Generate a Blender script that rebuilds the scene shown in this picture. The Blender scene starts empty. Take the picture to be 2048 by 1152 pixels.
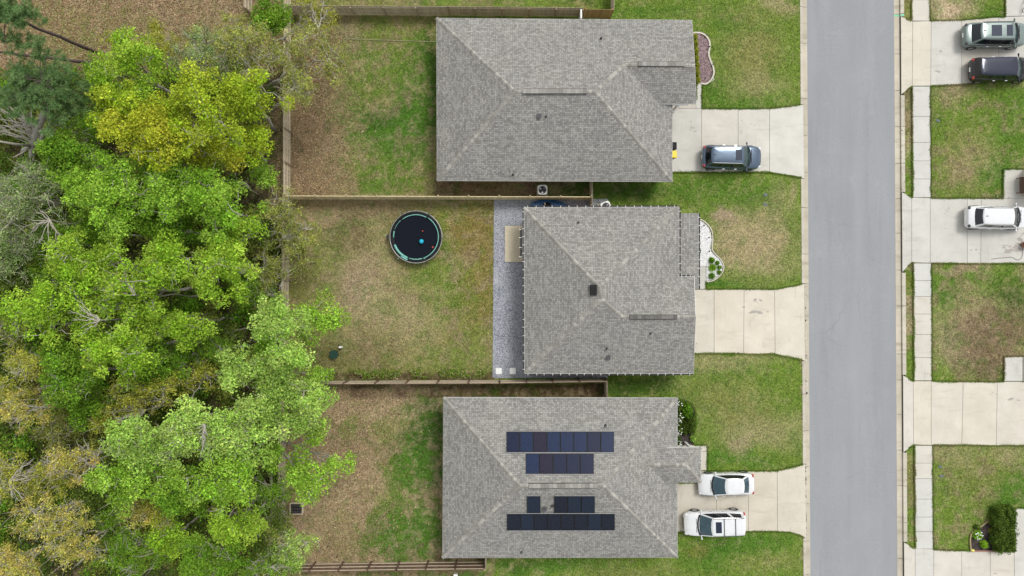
import bpy, math, random
import numpy as np
from mathutils import Vector, Matrix, noise as mnoise
S = bpy.context.scene
C = S.collection
R = math.radians
rng = np.random.default_rng(7)
random.seed(7)
# ------------------------------------------------------------------ camera, sky, sun, exposure
H = 57.0; K = 24.0                      # drone height (m), pixels of the photo per metre at the ground
cam = bpy.data.objects.new('camera', bpy.data.cameras.new('camera')); C.objects.link(cam)
cam.location = (0, 0, H); cam.rotation_euler = (0, 0, 0)
cam.data.sensor_width = 36; cam.data.lens = 36 * H / (2048 / K); cam.data.clip_start = 1; cam.data.clip_end = 3000
S.camera = cam
SUN_EL = R(58); SUN_AZ = R(40)          # azimuth clockwise from +Y : light comes from the upper right
w = bpy.data.worlds.new('World'); S.world = w; w.use_nodes = True
nt = w.node_tree; nt.nodes.clear()
sky = nt.nodes.new('ShaderNodeTexSky'); sky.sky_type = 'NISHITA'; sky.sun_disc = False
sky.sun_elevation = SUN_EL; sky.sun_rotation = SUN_AZ; sky.dust_density = 1.2; sky.air_density = 1.0
hs = nt.nodes.new('ShaderNodeHueSaturation'); hs.inputs['Saturation'].default_value = 0.10
bg = nt.nodes.new('ShaderNodeBackground'); bg.inputs['Strength'].default_value = 0.15
wo = nt.nodes.new('ShaderNodeOutputWorld')
nt.links.new(sky.outputs[0], hs.inputs['Color']); nt.links.new(hs.outputs[0], bg.inputs['Color']); nt.links.new(bg.outputs[0], wo.inputs[0])
sl = bpy.data.lights.new('sun', 'SUN'); sl.energy = 1.45; sl.angle = R(20); sl.color = (1, .965, .91)
so = bpy.data.objects.new('sun', sl); C.objects.link(so)
sd = Vector((math.sin(SUN_AZ) * math.cos(SUN_EL), math.cos(SUN_AZ) * math.cos(SUN_EL), math.sin(SUN_EL)))
so.rotation_euler = sd.to_track_quat('Z', 'Y').to_euler(); so.location = sd * 80
S.view_settings.view_transform = 'Standard'; S.view_settings.look = 'None'; S.view_settings.exposure = 0.5; S.view_settings.gamma = 1
S.cycles.max_bounces = 6; S.cycles.transparent_max_bounces = 6

# ------------------------------------------------------------------ helpers
def P(px, py, z=0.0):
    k = (H - z) / H / K
    return Vector(((px - 1024) * k, (576 - py) * k, z))
def lin(*c):
    return tuple(((x / 255) / 12.92 if x / 255 <= .04045 else ((x / 255 + .055) / 1.055) ** 2.4) for x in c)
def tag(o, label=None, cat=None, group=None, kind=None):
    if label: o['label'] = label
    if cat: o['category'] = cat
    if group: o['group'] = group
    if kind: o['kind'] = kind
    return o
def empty(name, loc=(0, 0, 0), rz=0, label=None, cat=None, group=None):
    o = bpy.data.objects.new(name, None); C.objects.link(o); o.empty_display_size = .3
    o.location = loc; o.rotation_euler = (0, 0, rz); return tag(o, label, cat, group)
class MB:
    def __init__(s): s.v = []; s.f = []; s.m = []; s.c = []; s.uv = []
    def face(s, pts, m=0, c=(1, 1, 1), uv=None):
        b = len(s.v); s.v += [tuple(p) for p in pts]; s.f.append(tuple(range(b, b + len(pts)))); s.m.append(m); s.c.append(c)
        s.uv.append(uv if uv else [(p[0], p[1]) for p in pts])
    def mesh(s, vs, fs, m=0, c=(1, 1, 1)):
        b = len(s.v); s.v += [tuple(p) for p in vs]
        for f in fs:
            s.f.append(tuple(i + b for i in f)); s.m.append(m); s.c.append(c); s.uv.append([(vs[i][0], vs[i][1]) for i in f])
    def box(s, x0, y0, z0, x1, y1, z1, m=0, c=(1, 1, 1), M=None):
        vs = [Vector((x, y, z)) for z in (z0, z1) for x, y in ((x0, y0), (x1, y0), (x1, y1), (x0, y1))]
        if M is not None: vs = [M @ p for p in vs]
        s.mesh(vs, [(3, 2, 1, 0), (4, 5, 6, 7), (0, 1, 5, 4), (1, 2, 6, 5), (2, 3, 7, 6), (3, 0, 4, 7)], m, c)
    def beam(s, a, b, wd, th, m=0, c=(1, 1, 1), up=Vector((0, 0, 1))):
        a = Vector(a); b = Vector(b); d = (b - a); L = d.length; d.normalize(); sx = d.cross(up)
        if sx.length < 1e-4: sx = Vector((1, 0, 0))
        sx.normalize(); u = sx.cross(d)
        M = Matrix((( d.x, sx.x, u.x, a.x), (d.y, sx.y, u.y, a.y), (d.z, sx.z, u.z, a.z), (0, 0, 0, 1)))
        s.box(0, -wd / 2, -th / 2, L, wd / 2, th / 2, m, c, M)
    def prism(s, pts, z0, z1, m=0, c=(1, 1, 1)):
        n = len(pts); vs = [(p[0], p[1], z0) for p in pts] + [(p[0], p[1], z1) for p in pts]
        s.mesh(vs, [tuple(range(n))[::-1], tuple(range(n, 2 * n))] + [(i, (i + 1) % n, (i + 1) % n + n, i + n) for i in range(n)], m, c)
    def tube(s, pts, rad, n=6, m=0, c=(1, 1, 1), cap=True, closed=False):
        pts = [Vector(p) for p in pts]; k = len(pts); vs = []
        if not hasattr(rad, '__len__'): rad = [rad] * k
        for i, p in enumerate(pts):
            if closed: t = pts[(i + 1) % k] - pts[i - 1]
            else: t = pts[min(i + 1, k - 1)] - pts[max(i - 1, 0)]
            t = t.normalized() if t.length > 1e-9 else Vector((0, 0, 1))
            a = t.cross(Vector((0, 0, 1)))
            if a.length < .05: a = t.cross(Vector((0, 1, 0)))
            a.normalize(); b = t.cross(a)
            for j in range(n):
                an = 2 * math.pi * j / n; vs.append(p + (a * math.cos(an) + b * math.sin(an)) * rad[i])
        fs = []
        for i in range(k if closed else k - 1):
            i2 = (i + 1) % k
            for j in range(n): fs.append((i * n + j, i * n + (j + 1) % n, i2 * n + (j + 1) % n, i2 * n + j))
        if cap and not closed: fs += [tuple(range(n))[::-1], tuple(range((k - 1) * n, k * n))]
        s.mesh(vs, fs, m, c)
    def cyl(s, c0, r, z0, z1, n=16, m=0, c=(1, 1, 1), r2=None):
        r2 = r if r2 is None else r2
        vs = [(c0[0] + rr * math.cos(2 * math.pi * j / n), c0[1] + rr * math.sin(2 * math.pi * j / n), z) for z, rr in ((z0, r), (z1, r2)) for j in range(n)]
        s.mesh(vs, [tuple(range(n))[::-1], tuple(range(n, 2 * n))] + [(j, (j + 1) % n, n + (j + 1) % n, n + j) for j in range(n)], m, c)
    def sphere(s, c0, r, m=0, c=(1, 1, 1), n=12, q=8, sc=(1, 1, 1)):
        vs = []; fs = []
        for i in range(q + 1):
            ph = math.pi * i / q
            for j in range(n):
                a = 2 * math.pi * j / n
                vs.append((c0[0] + r * sc[0] * math.sin(ph) * math.cos(a), c0[1] + r * sc[1] * math.sin(ph) * math.sin(a), c0[2] + r * sc[2] * math.cos(ph)))
        for i in range(q):
            for j in range(n): fs.append((i * n + j, (i + 1) * n + j, (i + 1) * n + (j + 1) % n, i * n + (j + 1) % n))
        s.mesh(vs, fs, m, c)
    def build(s, name, mats, parent=None, smooth=False, color=False):
        me = bpy.data.meshes.new(name); me.from_pydata(s.v, [], s.f)
        if not isinstance(mats, (list, tuple)): mats = [mats]
        for x in mats: me.materials.append(x)
        if len(mats) > 1: me.polygons.foreach_set('material_index', s.m)
        if smooth: me.polygons.foreach_set('use_smooth', [True] * len(me.polygons))
        ul = me.uv_layers.new(name='UVMap'); flat = [q for u in s.uv for p in u for q in (p[0], p[1])]
        ul.data.foreach_set('uv', flat)
        if color:
            at = me.attributes.new('tint', 'FLOAT_COLOR', 'FACE'); at.data.foreach_set('color', [q for c in s.c for q in (*c[:3], 1.0)])
        me.update()
        o = bpy.data.objects.new(name, me); C.objects.link(o)
        if parent: o.parent = parent
        return o
def fast_mesh(name, V, F, mat, col=None, parent=None, smooth=False):
    """V (N,3), F (M,k) numpy"""
    me = bpy.data.meshes.new(name); k = F.shape[1]; M = len(F)
    me.vertices.add(len(V)); me.vertices.foreach_set('co', V.astype(np.float32).ravel())
    me.loops.add(M * k); me.loops.foreach_set('vertex_index', F.astype(np.int32).ravel())
    me.polygons.add(M); me.polygons.foreach_set('loop_start', np.arange(M, dtype=np.int32) * k)
    me.materials.append(mat)
    if smooth: me.polygons.foreach_set('use_smooth', np.ones(M, dtype=bool))
    if col is not None:
        dom = 'FACE' if len(col) == M else 'POINT'
        at = me.attributes.new('tint', 'FLOAT_COLOR', dom)
        at.data.foreach_set('color', np.hstack([col, np.ones((len(col), 1))]).astype(np.float32).ravel())
    me.update(calc_edges=True); me.validate()
    o = bpy.data.objects.new(name, me); C.objects.link(o)
    if parent: o.parent = parent
    return o

# ------------------------------------------------------------------ materials
def newmat(name):
    m = bpy.data.materials.new(name); m.use_nodes = True
    return m, m.node_tree, m.node_tree.nodes['Principled BSDF']
def N(t, ty, **kw):
    n = t.nodes.new(ty)
    for k, v in kw.items():
        if k in n.inputs.keys(): n.inputs[k].default_value = v
        else: setattr(n, k, v)
    return n
def mixc(t, fac, a, b, blend='MIX'):
    n = t.nodes.new('ShaderNodeMix'); n.data_type = 'RGBA'; n.blend_type = blend
    for sock, val in ((n.inputs[0], fac), (n.inputs[6], a), (n.inputs[7], b)):
        if isinstance(val, (int, float)): sock.default_value = val
        elif isinstance(val, tuple): sock.default_value = (*val[:3], 1)
        else: t.links.new(val, sock)
    return n.outputs[2]
def ramp(t, src, p0, p1, c0=(0, 0, 0), c1=(1, 1, 1)):
    n = t.nodes.new('ShaderNodeValToRGB'); n.color_ramp.elements[0].position = p0; n.color_ramp.elements[1].position = p1
    n.color_ramp.elements[0].color = (*c0, 1); n.color_ramp.elements[1].color = (*c1, 1); t.links.new(src, n.inputs[0]); return n.outputs[0]
def noise(t, scale, detail=3, rough=.6, vec=None, coord='Object'):
    if vec is None:
        tc = t.nodes.new('ShaderNodeTexCoord'); vec = tc.outputs[coord]
    n = N(t, 'ShaderNodeTexNoise', Scale=scale, Detail=detail, Roughness=rough); t.links.new(vec, n.inputs['Vector']); return n.outputs['Fac']
def mapping(t, scale, coord='Object', rot=(0, 0, 0)):
    tc = t.nodes.new('ShaderNodeTexCoord'); mp = t.nodes.new('ShaderNodeMapping'); mp.inputs['Scale'].default_value = scale; mp.inputs['Rotation'].default_value = rot
    t.links.new(tc.outputs[coord], mp.inputs[0]); return mp.outputs[0]
def bump(t, b, src, strength=.4, dist=.02):
    n = N(t, 'ShaderNodeBump', Strength=strength, Distance=dist); t.links.new(src, n.inputs['Height']); t.links.new(n.outputs[0], b.inputs['Normal'])
def simple(name, col, rough=.7, metal=0, var=.15, scale=6, coat=0, tint=False, spec=.5):
    m, t, b = newmat(name)
    n = noise(t, scale, 4); r = ramp(t, n, .3, .7, tuple(x * (1 - var) for x in col), tuple(min(1, x * (1 + var)) for x in col))
    if tint:
        a = N(t, 'ShaderNodeAttribute', attribute_name='tint'); r = mixc(t, 1.0, r, a.outputs[0], 'MULTIPLY')
    t.links.new(r, b.inputs['Base Color']); b.inputs['Roughness'].default_value = rough; b.inputs['Metallic'].default_value = metal
    b.inputs['Coat Weight'].default_value = coat; b.inputs['Specular IOR Level'].default_value = spec
    return m
def m_leaf(name='leaf'):
    m, t, b = newmat(name); t.nodes.remove(b)
    a = N(t, 'ShaderNodeAttribute', attribute_name='tint')
    d = t.nodes.new('ShaderNodeBsdfDiffuse'); tr = t.nodes.new('ShaderNodeBsdfTranslucent'); mx = N(t, 'ShaderNodeMixShader', Fac=.36)
    t.links.new(a.outputs[0], d.inputs[0]); t.links.new(a.outputs[0], tr.inputs[0])
    t.links.new(d.outputs[0], mx.inputs[1]); t.links.new(tr.outputs[0], mx.inputs[2])
    t.links.new(mx.outputs[0], t.nodes['Material Output'].inputs[0]); return m
def m_shingle():
    m, t, b = newmat('asphalt_shingles')
    tc = t.nodes.new('ShaderNodeTexCoord')
    br = N(t, 'ShaderNodeTexBrick', Scale=1.0); br.inputs['Brick Width'].default_value = .165; br.inputs['Row Height'].default_value = .135
    br.inputs['Mortar Size'].default_value = .011; br.inputs['Mortar Smooth'].default_value = .4; br.offset = .37; br.offset_frequency = 1; br.squash = 1.35; br.squash_frequency = 3
    br.inputs['Color1'].default_value = (.200, .195, .182, 1); br.inputs['Color2'].default_value = (.345, .337, .316, 1); br.inputs['Mortar'].default_value = (.115, .112, .106, 1)
    t.links.new(tc.outputs['UV'], br.inputs['Vector'])
    mp = t.nodes.new('ShaderNodeMapping'); mp.inputs['Rotation'].default_value = (0, 0, R(58)); mp.inputs['Scale'].default_value = (.45, 3.2, 1)
    t.links.new(tc.outputs['UV'], mp.inputs[0])
    n1 = noise(t, 1.1, 4, .65, mp.outputs[0]); band = ramp(t, n1, .36, .66, (.91, .91, .91), (1.09, 1.09, 1.09))
    n2 = noise(t, 17, 3, .7, tc.outputs['UV']); sp = ramp(t, n2, .3, .72, (.80, .80, .80), (1.2, 1.2, 1.19))
    n3 = noise(t, .35, 3, .6, tc.outputs['UV']); lg = ramp(t, n3, .3, .7, (.94, .94, .95), (1.05, 1.05, 1.03))
    c = mixc(t, 1.0, br.outputs['Color'], band, 'MULTIPLY'); c = mixc(t, 1.0, c, sp, 'MULTIPLY'); c = mixc(t, 1.0, c, lg, 'MULTIPLY')
    t.links.new(c, b.inputs['Base Color']); b.inputs['Roughness'].default_value = .9; b.inputs['Specular IOR Level'].default_value = .2
    bump(t, b, br.outputs['Fac'], -.5, .015); return m
def m_concrete(name, c0, c1, stain=(.30, .28, .24)):
    m, t, b = newmat(name)
    a = N(t, 'ShaderNodeAttribute', attribute_name='tint')
    n1 = noise(t, .55, 6, .65); c = ramp(t, n1, .3, .7, c0, c1)
    st = noise(t, 1.0, 5, .6, mapping(t, (.35, 1.6, 1))); sr = ramp(t, st, .56, .80); c = mixc(t, sr, c, stain)
    c = mixc(t, .35, c, mixc(t, 1.0, c, ramp(t, noise(t, 22, 3, .7), .3, .7, (.78, .78, .78), (1.15, 1.15, 1.15)), 'MULTIPLY'))
    sc = noise(t, 3.0, 3, .5, mapping(t, (.8, .18, 1), rot=(0, 0, .1))); c = mixc(t, ramp(t, sc, .62, .75, (0, 0, 0), (.22, .22, .22)), c, (.25, .24, .22))
    c = mixc(t, 1.0, c, a.outputs[0], 'MULTIPLY')
    t.links.new(c, b.inputs['Base Color']); b.inputs['Roughness'].default_value = .85; b.inputs['Specular IOR Level'].default_value = .25
    bump(t, b, noise(t, 40, 2), .15, .004); return m
def m_asphalt():
    m, t, b = newmat('road_asphalt')
    c = ramp(t, noise(t, 1.0, 5, .6, mapping(t, (.55, .05, 1))), .3, .7, (.246, .256, .270), (.290, .301, .314))
    c = mixc(t, ramp(t, noise(t, .25, 4, .6), .45, .75, (0, 0, 0), (.5, .5, .5)), c, (.30, .305, .312))
    c = mixc(t, 1.0, c, ramp(t, noise(t, 16, 4, .75), .3, .7, (.86, .86, .87), (1.14, 1.14, 1.13)), 'MULTIPLY')
    tc = t.nodes.new('ShaderNodeTexCoord'); vo = N(t, 'ShaderNodeTexVoronoi', Scale=1.3); t.links.new(tc.outputs['Object'], vo.inputs['Vector'])
    c = mixc(t, ramp(t, vo.outputs['Distance'], .035, .06, (.6, .6, .6), (0, 0, 0)), c, (.12, .12, .125))
    v2 = N(t, 'ShaderNodeTexVoronoi', Scale=.16, feature='DISTANCE_TO_EDGE'); wv = t.nodes.new('ShaderNodeVectorMath'); wv.operation = 'MULTIPLY_ADD'
    nz = N(t, 'ShaderNodeTexNoise', Scale=.9, Detail=4); t.links.new(tc.outputs['Object'], nz.inputs['Vector']); t.links.new(nz.outputs['Color'], wv.inputs[0]); wv.inputs[1].default_value = (1.6, 1.6, 0); t.links.new(tc.outputs['Object'], wv.inputs[2]); t.links.new(wv.outputs[0], v2.inputs['Vector'])
    ck = ramp(t, v2.outputs['Distance'], .0, .006, (.22, .22, .22), (0, 0, 0)); km = mixc(t, 1.0, ck, ramp(t, noise(t, .12, 2), .5, .62), 'MULTIPLY'); c = mixc(t, km, c, (.12, .12, .125))
    c = mixc(t, ramp(t, noise(t, 1.0, 4, .6, mapping(t, (1.2, .12, 1))), .56, .74, (0, 0, 0), (.25, .25, .25)), c, (.18, .185, .20))
    c = mixc(t, ramp(t, noise(t, .5, 5, .7), .60, .72, (0, 0, 0), (.3, .3, .3)), c, (.34, .345, .35))
    t.links.new(c, b.inputs['Base Color']); b.inputs['Roughness'].default_value = .9; b.inputs['Specular IOR Level'].default_value = .25
    bump(t, b, noise(t, 60, 2), .3, .004); return m
def m_ground():
    m, t, b = newmat('yard_soil_and_turf')
    a = N(t, 'ShaderNodeAttribute', attribute_name='tint')
    f = noise(t, 7.0, 5, .75); f2 = noise(t, 2.2, 4, .6)
    c = mixc(t, 1.0, a.outputs[0], ramp(t, f, .28, .72, (.52, .52, .50), (1.5, 1.48, 1.46)), 'MULTIPLY')
    c = mixc(t, 1.0, c, ramp(t, f2, .3, .7, (.82, .86, .84), (1.18, 1.14, 1.12)), 'MULTIPLY')
    t.links.new(c, b.inputs['Base Color']); b.inputs['Roughness'].default_value = 1; b.inputs['Specular IOR Level'].default_value = .1
    bump(t, b, f, .7, .05); return m
def m_gravel(name, c0, c1, scale=14, dark=(.03, .03, .04), big=None):
    m, t, b = newmat(name)
    tc = t.nodes.new('ShaderNodeTexCoord'); vo = N(t, 'ShaderNodeTexVoronoi', Scale=scale); t.links.new(tc.outputs['Object'], vo.inputs['Vector'])
    sep = t.nodes.new('ShaderNodeSeparateColor'); t.links.new(vo.outputs['Color'], sep.inputs[0])
    c = ramp(t, sep.outputs[0], .1, .9, c0, c1); c = mixc(t, ramp(t, vo.outputs['Distance'], .5, .95), c, dark)
    if big: c = mixc(t, ramp(t, noise(t, .6, 4, .6), .5, .75, (0, 0, 0), (.6, .6, .6)), c, big)
    t.links.new(c, b.inputs['Base Color']); b.inputs['Roughness'].default_value = .85
    bump(t, b, vo.outputs['Distance'], -.8, .03); return m
def m_wood(name, c0, c1):
    m, t, b = newmat(name)
    a = N(t, 'ShaderNodeAttribute', attribute_name='tint')
    c = ramp(t, noise(t, 3, 5, .7, mapping(t, (3, 3, .5))), .3, .7, c0, c1); c = mixc(t, 1.0, c, a.outputs[0], 'MULTIPLY')
    t.links.new(c, b.inputs['Base Color']); b.inputs['Roughness'].default_value = .85; return m
def m_bark(name, c0, c1):
    m, t, b = newmat(name)
    n = noise(t, 5, 5, .7, mapping(t, (2, 2, .6))); c = ramp(t, n, .3, .7, c0, c1)
    t.links.new(c, b.inputs['Base Color']); b.inputs['Roughness'].default_value = .95; bump(t, b, n, .6, .04); return m
def m_brick():
    m, t, b = newmat('brick_wall')
    tc = t.nodes.new('ShaderNodeTexCoord'); br = N(t, 'ShaderNodeTexBrick', Scale=1.0); br.inputs['Brick Width'].default_value = .22; br.inputs['Row Height'].default_value = .075; br.inputs['Mortar Size'].default_value = .006
    br.inputs['Color1'].default_value = (.28, .20, .15, 1); br.inputs['Color2'].default_value = (.36, .27, .21, 1); br.inputs['Mortar'].default_value = (.45, .43, .4, 1)
    t.links.new(tc.outputs['UV'], br.inputs['Vector']); t.links.new(br.outputs['Color'], b.inputs['Base Color']); b.inputs['Roughness'].default_value = .9; return m
def m_paint(name, col, metal=0.0, rough=.25, coat=1.0):
    m, t, b = newmat(name); c = ramp(t, noise(t, 2.5, 3), .3, .7, tuple(x * .96 for x in col), tuple(min(1, x * 1.03) for x in col))
    t.links.new(c, b.inputs['Base Color']); b.inputs['Metallic'].default_value = metal; b.inputs['Roughness'].default_value = rough; b.inputs['Coat Weight'].default_value = coat; b.inputs['Coat Roughness'].default_value = .05; return m
MT = dict(
    leaf=m_leaf(), shingle=m_shingle(), asphalt=m_asphalt(), ground=m_ground(),
    conc=m_concrete('driveway_concrete', (.50, .485, .445), (.60, .585, .545), (.45, .43, .39)),
    cap=simple('ridge_cap_shingle', (.31, .30, .275), .9, var=.18, scale=14, tint=True, spec=.2),
    gravel=m_gravel('blue_grey_gravel', (.20, .212, .245), (.43, .45, .495), 15, (.07, .075, .09), (.44, .455, .48)),
    white_gravel=m_gravel('white_pebbles', (.62, .62, .62), (.85, .85, .84), 15, (.30, .30, .30)),
    mulch=m_gravel('purple_brown_mulch', (.14, .09, .095), (.34, .24, .25), 13, (.05, .03, .03)),
    dmulch=m_gravel('dark_mulch', (.02, .014, .012), (.07, .05, .045), 11, (.006, .005, .005)),
    wood=m_wood('weathered_wood', (.40, .34, .24), (.56, .49, .37)),
    warmwood=m_wood('golden_wood', (.34, .22, .09), (.50, .36, .18)),
    redwood=m_wood('dark_stained_wood', (.13, .075, .05), (.22, .14, .10)),
    wood_gold=m_wood('pale_yellow_wood', (.56, .48, .28), (.72, .63, .42)),
    bark=m_bark('grey_bark', (.24, .22, .18), (.52, .49, .42)), pinebark=m_bark('pine_bark', (.05, .035, .038), (.15, .105, .10)),
    brick=m_brick(), white=simple('white_trim', (.8, .8, .78), .5, var=.04), black=simple('black_plastic', (.010, .010, .011), .6, var=.3, spec=.2),
    dgrey=simple('dark_grey', (.05, .05, .055), .6), rubber=simple('tyre_rubber', (.012, .012, .012), .8), rim=simple('alloy_rim', (.45, .45, .47), .3, .8, var=.1),
    chrome=simple('chrome', (.7, .7, .72), .12, 1, var=.03), beige=simple('beige_paint', (.62, .56, .44), .6, var=.06), steel=simple('grey_steel', (.38, .38, .38), .4, .6),
    red=m_paint('red_lens', (.35, .01, .01)), lens=m_paint('clear_lens', (.6, .62, .64)), garage=simple('garage_door_paint', (.72, .70, .64), .5, var=.04),
    hanger=simple('hanger_aluminium', (.55, .55, .54), .5, var=.05), gutter=simple('gutter_dark', (.022, .02, .02), .6, var=.3), yellow=simple('yellow_lid', (.75, .55, .01), .45, var=.05), teal=simple('teal_foam', (.16, .42, .36), .6, var=.15, scale=8),
    mat=simple('trampoline_mat', (.010, .012, .018), .95, var=.15, spec=.05), cyan=simple('cyan_ball', (.01, .40, .58), .4, var=.05), rball=simple('red_toy', (.40, .06, .04), .5),
    kayak=simple('blue_kayak_plastic', (.02, .10, .26), .35, var=.5, scale=5), pipe=simple('vent_pipe_lead', (.10, .10, .105), .5), slab=simple('patio_concrete', (.60, .53, .39), .8, var=.07, scale=3),
    pot=simple('terracotta', (.22, .09, .05), .8, var=.3), soil=simple('dark_soil', (.028, .02, .016), 1, var=.5, scale=12), edge=simple('stone_edging', (.58, .53, .46), .8, var=.12), brickedge=simple('red_brick_edging', (.30, .17, .13), .8, var=.25, scale=14),
    strawedge=simple('tan_timber_edging', (.34, .26, .15), .9, var=.2), seal=simple('joint_filler', (.12, .11, .095), .95), stain=simple('oil_stain', (.34, .315, .28), .8, var=.3, scale=20), greenpaint=simple('green_marking_paint', (.12, .55, .32), .7, var=.3, scale=30),  # seal: dark filler between slabs and kerb lengths
)
def m_glass(name, c, rough=.06):
    m, t, b = newmat(name); t.links.new(ramp(t, noise(t, 1.7, 2), .3, .7, tuple(x * .85 for x in c), tuple(x * 1.1 for x in c)), b.inputs['Base Color'])
    b.inputs['Roughness'].default_value = rough; b.inputs['Coat Weight'].default_value = .2; b.inputs['Specular IOR Level'].default_value = .4; return m
MT['glass'] = m_glass('tinted_car_glass', (.008, .012, .016)); MT['wind'] = m_glass('windscreen_glass', (.015, .045, .048)); MT['wind2'] = m_glass('blue_grey_windscreen_glass', (.04, .075, .095))
MT['houseglass'] = m_glass('house_window_glass', (.03, .035, .04))
def m_solar(name, c):
    m, t, b = newmat(name)
    tc = t.nodes.new('ShaderNodeTexCoord'); br = N(t, 'ShaderNodeTexBrick', Scale=1.0); br.offset = 0; br.inputs['Brick Width'].default_value = .166; br.inputs['Row Height'].default_value = .166; br.inputs['Mortar Size'].default_value = .004
    br.inputs['Color1'].default_value = (*[x * .9 for x in c], 1); br.inputs['Color2'].default_value = (*[x * 1.12 for x in c], 1); br.inputs['Mortar'].default_value = (*[x * .5 for x in c], 1)
    t.links.new(tc.outputs['UV'], br.inputs['Vector']); t.links.new(br.outputs['Color'], b.inputs['Base Color']); b.inputs['Roughness'].default_value = .3; b.inputs['Specular IOR Level'].default_value = .08; return m
MT['sol_blue'] = m_solar('solar_cells_blue', lin(35, 46, 72)); MT['sol_navy'] = m_solar('solar_cells_navy', lin(33, 39, 60)); MT['sol_purple'] = m_solar('solar_cells_purple', lin(40, 37, 54)); MT['sol_black'] = m_solar('solar_cells_black', lin(36, 40, 50)); MT['sol_slate'] = m_solar('solar_cells_slate', lin(38, 46, 60))

# ------------------------------------------------------------------ ground colour field
def xs(py): return 7.0 * py / 1152.0            # the street runs a touch clockwise of the frame
def vnoise(x, y, f, seed=0):
    r = np.random.default_rng(seed); g = r.random((256, 256)); X = x * f + 1000; Y = y * f + 1000
    xi = np.floor(X).astype(int); yi = np.floor(Y).astype(int); fx = X - xi; fy = Y - yi; fx = fx * fx * (3 - 2 * fx); fy = fy * fy * (3 - 2 * fy)
    a = g[xi % 256, yi % 256]; b = g[(xi + 1) % 256, yi % 256]; c = g[xi % 256, (yi + 1) % 256]; d = g[(xi + 1) % 256, (yi + 1) % 256]
    return (a * (1 - fx) + b * fx) * (1 - fy) + (c * (1 - fx) + d * fx) * fy
def fbm(x, y, f, seed=0, o=4):
    s = 0; w = 0
    for i in range(o): s = s + vnoise(x, y, f * 2 ** i, seed + i) * .55 ** i; w += .55 ** i
    return s / w
COL = dict(green=lin(108, 130, 56), lush=lin(74, 114, 40), dry=lin(164, 150, 120), litter=lin(160, 142, 116), olive=lin(132, 130, 82), straw=lin(188, 172, 144), dirt=lin(116, 98, 80), forest=lin(50, 50, 30), gold=lin(132, 116, 68), deep=lin(56, 86, 34), redsoil=lin(76, 56, 46), pink=lin(166, 146, 128))
# (px, py, rx, ry, colour, strength)   soft blobs painted in order
BL = []
def rect(x0, y0, x1, y1, c, s=1.0, soft=14): BL.append(('r', x0, y0, x1, y1, c, s, soft))
def blob(x, y, rx, ry, c, s=1.0): BL.append(('b', x, y, rx, ry, c, s, 0))
# neighbours at the top left (leaf litter), forest floor
rect(-300, -400, 560, 150, 'litter', 1, 30); blob(160, 60, 130, 55, 'olive', .8); blob(330, 120, 100, 40, 'olive', .6); blob(100, 20, 60, 25, 'green', .5); blob(470, 20, 50, 50, 'pink', .45); blob(25, 100, 60, 20, 'pink', .4)
blob(250, 40, 60, 30, 'olive', .6); blob(400, 60, 60, 30, 'olive', .5); blob(230, 105, 120, 30, 'olive', .9); blob(430, 110, 100, 34, 'lush', .5); blob(140, 90, 60, 24, 'green', .6); blob(80, 50, 90, 40, 'olive', .7); blob(300, 70, 160, 30, 'green', .4); rect(-400, 140, 566, 1500, 'forest', 1, 24)
# strip above the top fence
rect(575, -400, 1225, 14, 'olive', .9, 6); blob(1000, 0, 190, 30, 'green', .8); blob(1180, 0, 60, 20, 'deep', .6)
# back yard of the top house
rect(572, 22, 880, 396, 'olive', 1, 6); blob(620, 300, 90, 130, 'litter', 1); blob(640, 180, 60, 90, 'litter', .7); blob(600, 370, 60, 50, 'litter', .7)
blob(780, 250, 90, 60, 'lush', .85); blob(770, 300, 90, 55, 'lush', .65); blob(820, 150, 70, 60, 'lush', .55); blob(750, 330, 60, 60, 'green', .8); blob(840, 350, 40, 40, 'green', .6); blob(820, 310, 30, 40, 'olive', .5)
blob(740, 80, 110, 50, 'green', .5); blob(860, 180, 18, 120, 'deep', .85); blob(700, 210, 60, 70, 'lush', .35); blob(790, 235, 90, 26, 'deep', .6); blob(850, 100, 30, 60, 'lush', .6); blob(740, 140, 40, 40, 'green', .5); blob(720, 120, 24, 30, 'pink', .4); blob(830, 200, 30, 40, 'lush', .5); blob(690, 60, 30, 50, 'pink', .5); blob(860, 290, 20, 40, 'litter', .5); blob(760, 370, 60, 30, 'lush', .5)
# side strip of the top house
rect(870, 355, 1184, 392, 'dirt', 1, 4); blob(1150, 375, 60, 25, 'deep', .7); blob(1110, 378, 20, 16, 'litter', .6); blob(940, 378, 60, 20, 'dirt', .8); blob(1020, 378, 30, 18, 'dry', .4); blob(1130, 385, 30, 16, 'lush', .3)  # the 'deep' blob paints the top house's shade into this strip
blob(800, 280, 70, 60, 'lush', .55); blob(760, 130, 80, 60, 'green', .6); blob(830, 240, 40, 110, 'lush', .5)
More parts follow.
